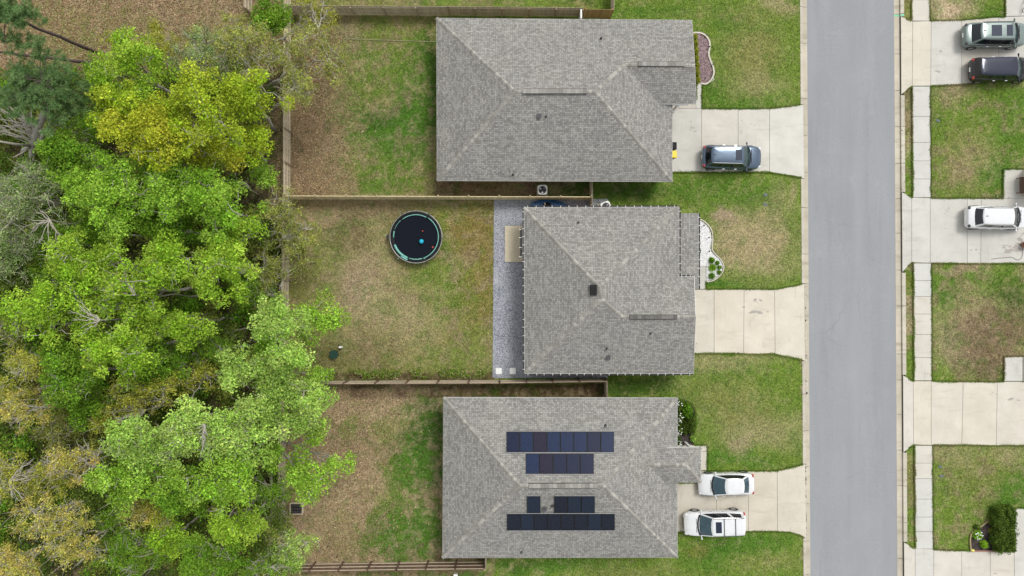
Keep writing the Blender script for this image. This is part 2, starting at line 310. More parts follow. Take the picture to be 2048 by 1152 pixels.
# back yard of the middle house
rect(572, 397, 990, 760, 'olive', 1, 5); blob(700, 420, 130, 26, 'litter', .8); blob(640, 430, 60, 60, 'litter', .5); blob(960, 500, 60, 160, 'gold', .75); blob(760, 520, 60, 80, 'dry', .55); blob(740, 640, 80, 70, 'dry', .45)
blob(690, 470, 50, 40, 'dirt', .35); blob(660, 520, 50, 70, 'green', .45); blob(860, 600, 100, 60, 'green', .35); blob(900, 560, 70, 50, 'green', .45); blob(880, 720, 100, 26, 'green', .5); blob(960, 690, 50, 40, 'green', .4)
blob(900, 445, 70, 30, 'gold', .5); blob(780, 430, 60, 16, 'dirt', .35); blob(780, 690, 80, 60, 'olive', .5); blob(700, 580, 60, 50, 'pink', .4); blob(890, 470, 14, 60, 'green', .6); rect(640, 745, 990, 762, 'redsoil', .8, 5); blob(830, 742, 160, 7, 'olive', .5); blob(800, 400, 250, 5, 'pink', .6); blob(690, 455, 60, 40, 'dirt', .5); blob(720, 560, 55, 60, 'pink', .55); blob(790, 620, 70, 50, 'dry', .6); blob(730, 700, 70, 40, 'dirt', .45); blob(840, 660, 50, 50, 'dry', .4); blob(630, 440, 50, 20, 'litter', .8); blob(650, 600, 40, 60, 'olive', .6); blob(850, 540, 50, 20, 'green', .4)
# back yard of the bottom house
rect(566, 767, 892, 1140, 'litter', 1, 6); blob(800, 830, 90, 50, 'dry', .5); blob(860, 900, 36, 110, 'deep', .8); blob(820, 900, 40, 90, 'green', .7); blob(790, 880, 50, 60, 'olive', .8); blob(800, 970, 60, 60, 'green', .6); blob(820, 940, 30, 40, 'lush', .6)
blob(790, 1070, 60, 60, 'lush', .9); blob(840, 1060, 50, 60, 'lush', .85); blob(830, 1080, 55, 45, 'green', .6); blob(700, 1070, 70, 50, 'olive', .55); blob(690, 900, 50, 70, 'dirt', .3); blob(670, 1000, 60, 70, 'dry', .5); blob(720, 830, 60, 40, 'dry', .4); blob(700, 860, 24, 22, 'green', .7); blob(740, 950, 20, 60, 'dry', .3); blob(850, 1000, 40, 20, 'olive', .3); blob(880, 1090, 14, 26, 'deep', .5)
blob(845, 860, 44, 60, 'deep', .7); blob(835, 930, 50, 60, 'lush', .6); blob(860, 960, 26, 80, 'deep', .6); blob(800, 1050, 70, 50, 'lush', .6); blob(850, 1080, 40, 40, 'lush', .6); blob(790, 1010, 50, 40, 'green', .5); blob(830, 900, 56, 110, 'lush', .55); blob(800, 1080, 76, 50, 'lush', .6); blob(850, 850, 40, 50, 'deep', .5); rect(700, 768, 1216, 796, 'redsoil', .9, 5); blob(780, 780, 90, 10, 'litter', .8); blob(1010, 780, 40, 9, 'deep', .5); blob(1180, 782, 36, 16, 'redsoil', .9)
rect(560, 1142, 990, 1500, 'dirt', .9, 5); blob(900, 1150, 80, 9, 'lush', .7); blob(640, 1150, 80, 9, 'litter', .7); blob(760, 1150, 40, 9, 'deep', .5); rect(870, 1112, 980, 1124, 'redsoil', .8, 5)
# front yards, west side of the street
rect(1184, -400, 1610, 218, 'green', 1, 5); blob(1500, 110, 70, 70, 'olive', .8); blob(1520, 170, 70, 30, 'dry', .4); blob(1560, 10, 40, 20, 'dry', .7); blob(1440, 30, 130, 14, 'olive', .5); blob(1420, 170, 26, 36, 'lush', .6); blob(1300, 22, 110, 14, 'lush', .45); blob(1450, 40, 40, 30, 'lush', .4); blob(1490, 205, 100, 12, 'lush', .5)
rect(1184, 346, 1608, 580, 'green', 1, 4); blob(1260, 385, 90, 26, 'deep', .85); blob(1500, 480, 90, 70, 'dry', .85); blob(1520, 520, 80, 50, 'dry', .6); blob(1455, 430, 30, 24, 'pink', .8); blob(1560, 410, 30, 40, 'dry', .5); blob(1580, 470, 14, 90, 'green', .4); blob(1380, 370, 100, 16, 'lush', .5); blob(1490, 388, 70, 18, 'lush', .5); blob(1440, 570, 60, 10, 'lush', .8); blob(1500, 560, 50, 10, 'green', .7); blob(1595, 390, 12, 40, 'dry', .6)  # 'deep' band just below the top house is its shade, painted into the lawn
rect(1214, 708, 1610, 942, 'green', 1, 4); blob(1280, 772, 80, 24, 'deep', .8); blob(1440, 725, 130, 18, 'dry', .5); blob(1520, 860, 90, 40, 'dry', .55); blob(1440, 800, 80, 50, 'olive', .5); blob(1500, 820, 70, 40, 'olive', .5); blob(1420, 915, 60, 24, 'lush', .6); blob(1500, 925, 60, 14, 'lush', .6); blob(1490, 895, 24, 26, 'pink', .5); blob(1590, 740, 14, 30, 'green', .5); blob(1560, 770, 50, 60, 'green', .5)  # shade of the middle house is painted on the lawn as the 'deep' band
rect(982, 1064, 1612, 1500, 'green', 1, 4); blob(1480, 1090, 110, 26, 'lush', .75); blob(1420, 1110, 60, 24, 'lush', .6); blob(1100, 1135, 120, 20, 'lush', .8); blob(1260, 1140, 100, 14, 'olive', .5); blob(1540, 1130, 70, 20, 'olive', .4); blob(1390, 1100, 24, 14, 'gold', .4); blob(1030, 1130, 40, 18, 'deep', .5)
# east side
rect(1800, -400, 2500, 1600, 'green', 1, 4)
rect(1803, -30, 1826, 42, 'olive', .8, 3); blob(1900, 12, 50, 30, 'straw', 1); blob(1895, 10, 30, 20, 'straw', .7); blob(1985, 25, 30, 22, 'lush', .5)
rect(1803, 176, 1826, 270, 'dirt', .7, 3); blob(1815, 225, 10, 40, 'dry', .5); blob(1815, 300, 8, 20, 'straw', .5); blob(1900, 190, 50, 20, 'dry', .6); blob(1930, 320, 60, 60, 'olive', .7); blob(1950, 330, 60, 50, 'dry', .3); blob(2030, 230, 40, 60, 'lush', .4); blob(2000, 350, 40, 30, 'lush', .75); blob(2020, 300, 40, 40, 'lush', .35); blob(1875, 300, 10, 90, 'green', .4)
blob(1920, 540, 60, 9, 'pink', .7); blob(1965, 545, 24, 14, 'dry', .6); blob(1950, 660, 100, 80, 'dry', .75); blob(1970, 690, 90, 70, 'dirt', .55); blob(2030, 640, 30, 70, 'dirt', .6); blob(2030, 590, 40, 40, 'deep', .7); blob(1890, 590, 30, 24, 'lush', .7); blob(1890, 655, 9, 26, 'lush', .7); blob(1880, 735, 20, 30, 'green', .8); blob(1990, 730, 30, 20, 'dirt', .6); blob(1925, 605, 9, 9, 'lush', .8); blob(1925, 695, 14, 14, 'green', .8); blob(1940, 560, 80, 14, 'lush', .5); blob(1985, 735, 14, 10, 'lush', .7)
blob(1970, 670, 80, 70, 'dirt', .6); blob(2000, 720, 60, 36, 'dirt', .6); blob(1900, 690, 40, 50, 'pink', .4); rect(1803, 590, 1826, 670, 'pink', .7, 3); rect(1803, 550, 1826, 575, 'gold', .4, 3)
blob(1900, 910, 60, 24, 'dry', .5); blob(2010, 910, 40, 20, 'dry', .6); blob(1960, 960, 80, 60, 'olive', .45); blob(2030, 985, 40, 40, 'lush', .75); blob(2000, 1008, 30, 12, 'lush', .6); blob(1890, 1080, 30, 20, 'green', .5); rect(1806, 905, 1830, 1000, 'olive', .7, 3); blob(1820, 940, 8, 20, 'dirt', .5)
def field(X, Y):
    """ground colour of the yard at world x, y, with some house shade painted in"""
    px = X * K + 1024; py = 576 - Y * K
    n1 = fbm(X, Y, .45, 3) - .5; n2 = fbm(X, Y, .55, 13) - .5; n3 = fbm(X, Y, 1.6, 23, 3) - .5; n4 = fbm(X, Y, 5.0, 31, 2) - .5
    c = np.ones((len(X), 3)) * np.array(COL['green'])
    wx = px + n1 * 90 * .5; wy = py + n2 * 90 * .5
    for k, a, b2, c2, d, cn, s, soft in BL:
        if k == 'r':
            f = np.clip((px - a) / soft + .5, 0, 1) * np.clip((c2 - px) / soft + .5, 0, 1) * np.clip((py - b2) / soft + .5, 0, 1) * np.clip((d - py) / soft + .5, 0, 1)
        else:
            q = np.sqrt(((wx - a) / c2) ** 2 + ((wy - b2) / d) ** 2); q = q + n3 * .9 + n4 * .5
            f = np.clip(1.35 - q, 0, 1); f = f * f * (3 - 2 * f)
        f = (f * s)[:, None]; c = c * (1 - f) + np.array(COL[cn]) * f
    n5 = fbm(X, Y, 1.05, 57, 4) - .5; q5 = np.clip((n5 - .06) * 5, 0, .55)[:, None] * ((px < 990) | (px > 1600))[:, None]; c = c * (1 - q5) + (np.array(COL['dirt']) * .6 + np.array(COL['dry']) * .4) * q5
    n6 = fbm(X, Y, 1.3, 67, 4) - .5; q6 = np.clip((n6 - .08) * 5, 0, .5)[:, None]; c = c * (1 - q6) + np.array(COL['lush']) * q6 * .6 + c * q6 * .4
    # breakup between tired and fresh turf everywhere
    g = (np.clip((n3 + n4 * .8) * 1.3, -.45, .45) * np.where((px > 1184) & (px < 1700), .65, 1.0))[:, None]
    c = np.where(g > 0, c * (1 - g) + np.array(COL['dry']) * g * .9 + c * g * .1, c * (1 + g) + np.array(COL['green']) * (-g) * .6 + c * .4 * (-g))
    return np.clip(c * (1 + n2[:, None] * .18), 0, 1)
def road_x(py, px): return P(px + xs(py), py)
def ground_grid(name, px0, px1, st):
    x0, x1 = (px0 - 1024) / K, (px1 - 1024) / K; y0, y1 = (576 - 1500) / K, (576 + 350) / K
    nx = int((x1 - x0) / st) + 1; ny = int((y1 - y0) / st) + 1
    gx = np.linspace(0, 1, nx); Y = np.linspace(y0, y1, ny); YY, GX = np.meshgrid(Y, gx, indexing='ij')
    sh = (7.0 * (576 - YY * K) / 1152) / K
    XX = (x0 + sh * (1 if px0 > 1500 else 0)) + ((x1 + sh * (1 if px1 < 1700 else 0)) - (x0 + sh * (1 if px0 > 1500 else 0))) * GX
    x = XX.ravel(); y = YY.ravel(); z = (fbm(x, y, .9, 41, 3) - .5) * .05 - .03
    idx = np.arange(nx * ny).reshape(ny, nx); F = np.stack([idx[:-1, :-1], idx[:-1, 1:], idx[1:, 1:], idx[1:, :-1]], -1).reshape(-1, 4)
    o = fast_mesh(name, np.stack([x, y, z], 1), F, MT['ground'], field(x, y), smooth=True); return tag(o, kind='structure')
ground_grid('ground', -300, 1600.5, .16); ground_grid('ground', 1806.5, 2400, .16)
b = MB(); b.face([(-900, -900, -.3), (900, -900, -.3), (900, 900, -.3), (-900, 900, -.3)]); tag(b.build('terrain', simple('distant_grass', (.09, .11, .035), 1, var=.4, scale=.05)), kind='structure')

# ------------------------------------------------------------------ street
def strip(mb, a, b_, z0, z1, py0=-300, py1=1450, m=0, c=(1, 1, 1), side=False):
    A = [P(a + xs(py0), py0), P(b_ + xs(py0), py0), P(b_ + xs(py1), py1), P(a + xs(py1), py1)]
    mb.prism([(p.x, p.y) for p in A][::-1], z0, z1, m, c)
b = MB(); p = [P(x + xs(y), y) for x, y in ((1612, -300), (1792, -300), (1792, 1450), (1612, 1450))]
ny = 60
for i in range(ny):
    ya = -300 + 1750 * i / ny; yb = -300 + 1750 * (i + 1) / ny
    for (xa, za), (xb, zb) in (((1612, -.13), (1702, -.06)), ((1702, -.06), (1792, -.13))):
        q = [P(xa + xs(ya), ya), P(xb + xs(ya), ya), P(xb + xs(yb), yb), P(xa + xs(yb), yb)]
        for pt, zz in zip(q, (za, zb, zb, za)): pt.z = zz
        b.face(q[::-1])
tag(b.build('road', MT['asphalt']), kind='structure')
# dark crumbs and patches of tar along the street are in the asphalt material
def kerb(name, gut, top, gaps, joints, side):
    """gutter pan between gut[0] and gut[1], upstand kerb between top[0] and top[1]; broken into cast lengths"""
    mb = MB(); ys = [-300] + joints + [1450]
    for y0, y1 in zip(ys[:-1], ys[1:]):
        t = .9 + .16 * random.random(); cc = (t, t * .985, t * .95)
        strip(mb, gut[0], gut[1], -.25, -.115, y0 + .45, y1 - .45, 0, cc)
        segs = []; y = y0
        for g0, g1 in gaps:
            if g1 < y0 or g0 > y1: continue
            if g0 > y: segs.append((y, g0))
            y = max(y, g1)
        if y < y1: segs.append((y, y1))
        for a, c2 in segs: strip(mb, top[0], top[1], -.25, .015, a + .45, c2 - .45, 0, (cc[0] * 1.04,) * 3)
    strip(mb, min(gut[0], top[0]) + .5, max(gut[1], top[1]) - .5, -.29, -.16, m=1)
    o = mb.build(name, [MT['kerbc'], MT['seal']], color=True); return tag(o, kind='structure')
MT['kerbc'] = m_concrete('kerb_concrete', (.42, .385, .31), (.56, .52, .44), (.30, .27, .21))
MT['walkc'] = m_concrete('sidewalk_concrete', (.50, .495, .465), (.585, .58, .55), (.42, .40, .37))
kerb('kerb', (1606.2, 1615), (1600, 1605.6), [(209, 357), (568, 722), (928, 1076)], [13, 86, 196, 270, 345, 415, 508, 567, 640, 716, 788, 862, 934, 1008, 1083, 1150, 1225], -1)
kerb('kerb', (1789.3, 1800.2), (1800.8, 1808), [(33, 190), (384, 545), (750, 905), (1084, 1300)], [27, 107, 180, 253, 326, 397, 466, 540, 612, 708, 760, 829, 901, 972, 1045, 1118, 1190], 1)
# white crumbly patching at the lip of the gutter (spilt concrete)
def conc(name, slabs, z=.035, label=None, tints=None, mat='conc', bed=True, t0=-.2):
    """slabs: polygons in photo pixels, inset for open joints; thickness below the surface"""
    mb = MB()
    for i, pl in enumerate(slabs):
        pts = [P(x, y) for x, y in pl]; cx = sum(p.x for p in pts) / len(pts); cy = sum(p.y for p in pts) / len(pts)
        q = []
        for p in pts:
            dx, dy = p.x - cx, p.y - cy; q.append((p.x - math.copysign(min(.015, abs(dx) * .2), dx), p.y - math.copysign(min(.015, abs(dy) * .2), dy)))
        t = tints[i] if tints else (1, 1, 1)
        if not isinstance(t, tuple): t = (t, t, t)
        ar = sum(q[k][0] * q[(k + 1) % len(q)][1] - q[(k + 1) % len(q)][0] * q[k][1] for k in range(len(q)))
        if ar < 0: q = q[::-1]
        mb.prism(q, t0, z, 0, t)
        if bed:
            q2 = [(p.x, p.y) for p in pts]
            if ar < 0: q2 = q2[::-1]
            mb.prism(q2, t0 - .01, z - .022, 1)
    return tag(mb.build(name, [MT[mat], MT['seal']], color=True), kind='structure')
W_ = (.98, .98, .97); T_ = (1.01, .975, .90); TG = (.94, .94, .925); TT = (.90, .86, .79)
drive_polys = []
def drive(name, polys, tints, **kw):
    drive_polys.extend(polys); return conc(name, polys, tints=tints, **kw)
drive('driveway', [[(1325, 217), (1403, 217), (1403, 345), (1325, 345)], [(1403, 217), (1476, 217.5), (1476, 345), (1403, 345)], [(1476, 217.5), (1539, 217), (1539, 344.5), (1476, 345)], [(1539, 217), (1598, 210), (1606.5, 209.5), (1608, 357), (1598, 354.5), (1539, 344.5)]], [TG, (1.0, .98, .93), (1, .99, .95), (1.02, 1.02, 1.0)])
drive('driveway', [[(1380, 580), (1428, 578), (1428, 707), (1380, 707)], [(1428, 578), (1488, 578), (1487, 707.5), (1428, 707)], [(1488, 578), (1549, 579), (1550, 708), (1487, 707.5)], [(1549, 579), (1602, 568.5), (1608.5, 568), (1610, 722), (1604, 720), (1550, 708)]], [T_, (1.05, .99, .89), (1.06, 1.0, .90), (1.06, 1.01, .91)])
drive('driveway', [[(1340, 965), (1433, 965), (1433, 1064), (1340, 1065)], [(1400, 942), (1433, 942), (1433, 965), (1400, 965)], [(1433, 942), (1496, 941.5), (1497, 1063), (1433, 1064)], [(1496, 941.5), (1554, 941), (1555, 1063), (1497, 1063)], [(1554, 941), (1600, 930), (1610.5, 928), (1612.5, 1077), (1600, 1070), (1580, 1064), (1555, 1063)]], [TT, TT, (.95, .90, .81), (.97, .91, .81), (.99, .94, .84)])
drive('driveway', [[(1801.2, 33), (1825, 43), (1824, 172), (1802.1, 189)], [(1825, 43), (1862, 42), (1861, 172), (1824, 172)], [(1862, 42), (1923, 40), (1923, 169), (1861, 172)], [(1923, 40), (1997, 34), (1997, 163), (1923, 169)], [(1997, 34), (2130, 30), (2130, 156), (1997, 163)], [(2011, -60), (2130, -60), (2130, 30), (2010, 33)]], [(1.04, 1, .9), (1.04, 1.0, .91), W_, (1, .97, .92), TG, TG])
drive('driveway', [[(1803.2, 384), (1823, 395), (1823, 525), (1804.2, 544)], [(1823, 395), (1860, 396), (1860, 526), (1823, 525)], [(1860, 396), (1898, 396), (1934, 396), (1934, 527), (1860, 526)], [(1934, 396), (1962, 396.5), (1961, 527), (1934, 527)], [(1962, 396.5), (2130, 397), (2130, 527), (1961, 527)], [(2006, 338), (2130, 338), (2130, 397), (2005, 397)]], [TG, W_, TG, (1, 1, .99), TG, (.93, .93, .91)])
drive('driveway', [[(1805.5, 750.5), (1826, 762), (1827, 889), (1806.4, 904.5)], [(1826, 762), (1862, 762), (1862, 890), (1827, 889)], [(1862, 762), (1926, 763), (1923, 890), (1862, 890)], [(1926, 763), (1994, 763), (1992, 891), (1923, 890)], [(1994, 763), (2130, 763), (2130, 892), (1992, 891)]], [(1, .98, .93), (1.04, .99, .89), (1.02, .98, .90), (1.02, .98, .89), (1.0, .97, .9)])
drive('driveway', [[(1807.5, 1084.5), (1830, 1097), (1830, 1300), (1809, 1300)], [(1830, 1097), (1867, 1098), (1867, 1300), (1830, 1300)], [(1867, 1099), (1923, 1101), (1923, 1300), (1867, 1300)], [(1923, 1101), (1980, 1102), (1980, 1300), (1923, 1300)], [(1980, 1102), (2028, 1103), (2028, 1300), (1980, 1300)], [(2028, 1016), (2130, 1016), (2130, 1300), (2028, 1300)]], [(1, .98, .92), W_, (1, .98, .93), (1, .98, .93), (1, .97, .91), W_])
walks = []
def sw(y0, y1, joints, tints):
    ys = [y0] + joints + [y1]
    xl = lambda y: 1822.5 + 8 * (y / 1152); xr = lambda y: 1859.5 + 7 * (y / 1152)
    for a, c in zip(ys[:-1], ys[1:]): walks.append([(xl(a), a), (xr(a), a), (xr(c), c), (xl(c), c)])
    return tints
tt = sw(-120, 42, [-78, -40, 0], [T_] * 4) + sw(173, 395, [233, 285, 322, 358], [W_] * 5) + sw(526.5, 761, [561, 593, 628, 669, 715], [W_, W_, T_, T_, T_, T_]) + sw(891, 1097.5, [926, 957, 998, 1034, 1063], [T_, T_, W_, W_, W_, W_])
drive_polys.extend(walks); conc('sidewalk', walks, tints=tt, mat='walkc')
mb = MB(); q_ = random.Random(4)
for n_, xc, ya, yb, zz in ((110, 1610.5, 905, 1085, -.112), (24, 1613.5, 760, 800, -.112), (26, 1612.5, 570, 725, -.112), (16, 1610, 200, 350, -.112), (26, 1802, 180, 380, .03), (20, 1803.5, 400, 540, .04)):
    for _ in range(n_):
        y = q_.uniform(ya, yb); x = xc + xs(y) * (1 if xc > 1700 else .0) + q_.gauss(0, .9) + (xs(y) - 4 if xc < 1700 else 0) * .9; p = P(x, y); k = q_.randint(5, 8); r0 = q_.uniform(.02, .09)
        pts = [(p.x + math.cos(6.283 * i / k) * r0 * q_.uniform(.5, 1.1), p.y + math.sin(6.283 * i / k) * r0 * q_.uniform(.8, 2.0)) for i in range(k)]; mb.prism(pts, zz - .01, zz + .012)
tag(mb.build('mortar_crumbs', MT['edge']), 'pale spilt mortar crumbs along the kerb lips', 'crumbs', kind='stuff')
mb = MB(); q_ = random.Random(8)
for xa, ya, rx_, ry_, n_, big in ((1512, 601, 14, 3, 7, .10), (1510, 625, 16, 2.5, 9, .16), (1487, 614, 3, 3, 3, .12), (1390, 690, 6, 9, 8, .06), (2020, 500, 22, 12, 26, .16), (2040, 480, 6, 12, 10, .14), (1960, 505, 20, 10, 8, .08), (1930, 790, 16, 6, 10, .05), (1985, 786, 8, 3, 5, .07), (2020, 798, 6, 3, 6, .14), (2038, 799, 6, 2, 5, .08), (1883, 103, 3, 2, 2, .12), (1875, 144, 3, 2, 2, .12), (1988, 1148, 3, 2, 3, .08), (1890, 430, 25, 30, 12, .05), (1385, 255, 14, 12, 6, .10), (1500, 250, 30, 20, 8, .05), (2005, 395, 14, 5, 12, .10)):
    for _ in range(n_):
        p = P(xa + q_.gauss(0, .5) * rx_, ya + q_.gauss(0, .5) * ry_); k = q_.randint(7, 11); r0 = big * q_.uniform(.4, 1.2)
        mb.prism([(p.x + math.cos(6.283 * i / k) * r0 * q_.uniform(.7, 1.6), p.y + math.sin(6.283 * i / k) * r0 * q_.uniform(.4, .8)) for i in range(k)], .034, .0375 + q_.uniform(0, .001))
tag(mb.build('stain', MT['stain']), 'dark oil and rust stains on the driveways', 'stains', kind='stuff')
# house walks, slabs
drive('walkway', [[(1392, 165), (1404, 167), (1404, 217), (1392, 217)], [(1335, 200), (1392, 200), (1392, 217), (1335, 217)]], [W_, TT])
drive('walkway', [[(1380, 532), (1412, 532), (1412, 578), (1380, 579)]], [TG])
drive('walkway', [[(1345, 890), (1414, 890), (1414, 903), (1345, 903)], [(1392, 903), (1415, 903), (1414.5, 940), (1392, 941)]], [T_, T_])
drive('concrete_pad', [[(2008, 713), (2044.5, 713), (2044.5, 762), (2007.5, 762)], [(2046, 713), (2130, 713), (2130, 762), (2046, 762)]], [TG, TG], z=.06)
b = MB(); b.prism([(p.x, p.y) for p in (P(985, 756), P(1216, 756), P(1216, 398), P(988, 398))], -.1, .02); gv = tag(b.build('gravel_bed', MT['gravel']), kind='structure')
drive_polys.append([(988, 398), (1184, 398), (1184, 414), (1216, 700), (1216, 756), (985, 756)])
# green utility paint stroke over kerb and gutter
b = MB()
for x0, x1, z in ((1790, 1800, -.111), (1801, 1808, .019)):
    q = [P(x0, 28.5), P(x1, 29), P(x1, 32), P(x0, 31.5)]
    b.face([(p.x, p.y, z) for p in q][::-1])
tag(b.build('paint_mark', MT['greenpaint']), 'green utility marking paint stroke across the kerb at the upper right driveway', 'paint mark')

# ------------------------------------------------------------------ houses
def quad_uv(pts, d, up):
    return [(p.dot(d), p.dot(up)) for p in pts]
def plane_fn(pt, g):         # z = z0 + g.(xy-pt)
    return lambda p: pt[2] + g[0] * (p[0] - pt[0]) + g[1] * (p[1] - pt[1])
def onp(px, py, fn):
    z = 3.0
    for _ in range(30): z = fn(P(px, py, z))
    return P(px, py, z)
def roof_face(mb, pts):
    pts = [Vector(p) for p in pts]
    n = Vector((0, 0, 0))
    for i in range(1, len(pts) - 1): n += (pts[i] - pts[0]).cross(pts[i + 1] - pts[0])
    if n.z < 0: pts = pts[::-1]; n = -n
    n.normalize(); d = Vector((0, 0, 1)).cross(n)
    if d.length < .01: d = Vector((1, 0, 0))
    d.normalize(); up = n.cross(d)
    mb.face(pts, 0, uv=[(p.dot(d) + 40, p.dot(up) + 40) for p in pts])
def caps(mb, a, b_, wd=.27, lift=.035, seed=0):
    """row of overlapping cap shingles along a hip or ridge"""
    a = Vector(a); b_ = Vector(b_); d = b_ - a; L = d.length; d.normalize(); r = random.Random(seed); s = d.cross(Vector((0, 0, 1))).normalized(); u = s.cross(d)
    n = int(L / .24); t = 0
    for i in range(n):
        t0 = L * i / n; t1 = t0 + .30; v = r.choice((.74, .80, .86, .92, 1.02, 1.2)) ; l0 = lift + .012; l1 = lift
        p0 = a + d * t0; p1 = a + d * min(t1, L)
        drop = Vector((0, 0, -.06))
        vs = [p0 + s * wd / 2 + drop + u * l0, p0 + u * (l0 + .01), p0 - s * wd / 2 + drop + u * l0, p1 + s * wd / 2 + drop + u * l1, p1 + u * (l1 + .004), p1 - s * wd / 2 + drop + u * l1]
        mb.mesh(vs, [(0, 3, 4, 1), (1, 4, 5, 2)], 0, (v, v, v * .98))
def capline(parent, segs, seed):
    for i, (a, c) in enumerate(segs): m = MB(); caps(m, a, c, seed=seed + i); m.build('ridge_cap', MT['cap'], parent, color=True)
def ridge_vent(parent, a, b_, dark=False, wd=.34):
    a = Vector(a) + Vector((0, 0, .05)); b_ = Vector(b_) + Vector((0, 0, .05)); mb = MB(); d = (b_ - a); L = d.length; n = max(3, int(L / .3)); d.normalize()
    mb.beam(a, b_, wd + .06, .05, 1)
    for i in range(n):
        v = random.choice((.66, .76, .85, 1.0)) * (.55 if dark else 1.0)
        p0 = a + d * (L * i / n + .004) + Vector((0, 0, .045)); p1 = a + d * (L * (i + 1) / n - .004) + Vector((0, 0, .045))
        mb.beam(p0, p1, wd, .035, 0, (v, v, v))
    return mb.build('ridge_vent', [MT['cap'], MT['gutter']], parent, color=True)
def vent_pipe(parent, p, r=.06, h=.35, square=False):
    mb = MB()
    if square: mb.box(p.x - .11, p.y - .13, p.z - .15, p.x + .11, p.y + .13, p.z + .18); mb.box(p.x - .15, p.y - .17, p.z + .18, p.x + .15, p.y + .17, p.z + .21, 1)
    else:
        mb.cyl((p.x, p.y), .13, p.z - .1, p.z + .05, 12, 1, r2=.08); mb.cyl((p.x, p.y), r, p.z - .1, p.z + h, 12, 0); mb.cyl((p.x, p.y), r * .7, p.z + h - .02, p.z + h + .004, 10, 2)
    return mb.build('vent_pipe', [MT['pipe'], MT['black'], MT['gutter']] if not square else [MT['black'], MT['dgrey']], parent)
def walls(parent, rects, z1=2.75, name='wall'):
    mb = MB()
    for x0, y0, x1, y1 in rects:
        x0, x1 = min(x0, x1), max(x0, x1); y0, y1 = min(y0, y1), max(y0, y1)
        for a, c, L in (((x0, y0), (x1, y0), x1 - x0), ((x1, y0), (x1, y1), y1 - y0), ((x1, y1), (x0, y1), x1 - x0), ((x0, y1), (x0, y0), y1 - y0)):
            mb.face([(*a, -.05), (*c, -.05), (*c, z1), (*a, z1)], 0, uv=[(0, 0), (L, 0), (L, z1), (0, z1)])
    return mb.build(name, MT['brick'], parent)
def window(parent, x, y, nx, ny, w_=1.2, h=1.3, z=1.0):
    tx, ty = -ny, nx; o = Vector((x, y, z)); T = Vector((tx, ty, 0)); Nn = Vector((nx, ny, 0)); mb = MB()
    def bar(u0, v0, u1, v1, m, t=.05):
        a = [o + T * u + Vector((0, 0, v)) + Nn * n_ for n_ in (0, t) for u, v in ((u0, v0), (u1, v0), (u1, v1), (u0, v1))]
        m.mesh(a, [(3, 2, 1, 0), (4, 5, 6, 7), (0, 1, 5, 4), (1, 2, 6, 5), (2, 3, 7, 6), (3, 0, 4, 7)])
    hw = w_ / 2
    bar(-hw - .06, -.06, -hw, h + .06, mb); bar(hw, -.06, hw + .06, h + .06, mb); bar(-hw, -.06, hw, 0, mb); bar(-hw, h, hw, h + .06, mb); bar(-hw, h / 2 - .025, hw, h / 2 + .025, mb)
    wn = mb.build('window', MT['white'], parent); g = MB(); bar(-hw, 0, hw, h, g, .02); g.build('pane', MT['houseglass'], wn)
def garage(parent, x, y0, y1, h=2.15):
    mb = MB(); n = 4
    for i in range(n): mb.box(x, y0, h * i / n + .012 + .02, x + .05, y1, h * (i + 1) / n - .012)
    mb.box(x - .0, y0, .02, x + .03, y1, h, 1)
    mb.build('garage_door', [MT['garage'], MT['dgrey']], parent)
    t = MB(); t.box(x, y0 - .12, 0.02, x + .07, y0 - .003, h + .12); t.box(x, y1 + .003, .02, x + .07, y1 + .12, h + .12); t.box(x, y0 - .003, h + .003, x + .07, y1 + .003, h + .12); t.build('door_trim', MT['white'], parent)
def front_door(parent, x, y, w_=.95, h=2.05):
    mb = MB(); mb.box(x, y - w_ / 2, .03, x + .05, y + w_ / 2, h); d = mb.build('front_door', MT['redwood'], parent)
    k = MB(); k.sphere((x + .09, y + w_ / 2 - .12, 1.0), .035); k.build('handle', MT['chrome'], d)
def fascia(mb, pts, h=.18, t=.02, closed=False):
    k = len(pts)
    for i in range(k if closed else k - 1):
        a = Vector(pts[i]); c = Vector(pts[(i + 1) % k]); o = Vector((0, 0, -h / 2 - .01)); mb.beam(a + o, c + o, t, h)
SL = .375; E = 2.8
def house_hip(name, label, TLp, TRp, BLp, BRp, group='gray roofed houses along the street'):
    x0 = P(*TLp, E).x; y1 = P(*TLp, E).y; x1 = P(*BRp, E).x; y0 = P(*BRp, E).y
    h = empty(name, ((x0 + x1) / 2, (y0 + y1) / 2, 0), 0, label, 'house')
    return h, x0, x1, y0, y1
def loc_children(h):      # keep world geometry while parented to an empty that sits at the base
    for c in h.children_recursive:
        if c.parent == h: c.matrix_parent_inverse = Matrix.Translation(-Vector(h.location))
# ---- top house
h1, x0, x1, y0, y1 = house_hip('house', 'largest gray shingle roofed house with the curved purple mulch bed in front', (873, 36), (1384, 40), (874, 362), (1345, 362))
Nf = plane_fn((x0, y1, E), (0, -SL)); Sf = plane_fn((x0, y0, E), (0, SL)); Wf = plane_fn((x0, y0, E), (SL, 0)); Ef = plane_fn((x1, y0, E), (-SL, 0))
A = P(873, 36, E); B = P(1384, 40, E); Cc = P(1344.5, 363, E); D = P(874, 361, E); R1 = onp(1030, 183, Nf); R2 = onp(1190, 183, Nf); J = onp(1250, 129, Nf); G = onp(1390, 131, Nf); V = onp(1320, 207, Ef); D2 = P(1345, 203, E)
Eg = P(1393, 207.5, V.z + .03); V2 = P(1319, 207.5, V.z + .03)
rb = MB(); roof_face(rb, [A, R1, R2, J, G, B]); roof_face(rb, [D, Cc, R2, R1]); roof_face(rb, [A, D, R1]); roof_face(rb, [R2, Cc, D2, V, J]); roof_face(rb, [G, J, V2, Eg])
r1 = rb.build('roof', MT['shingle'], h1)
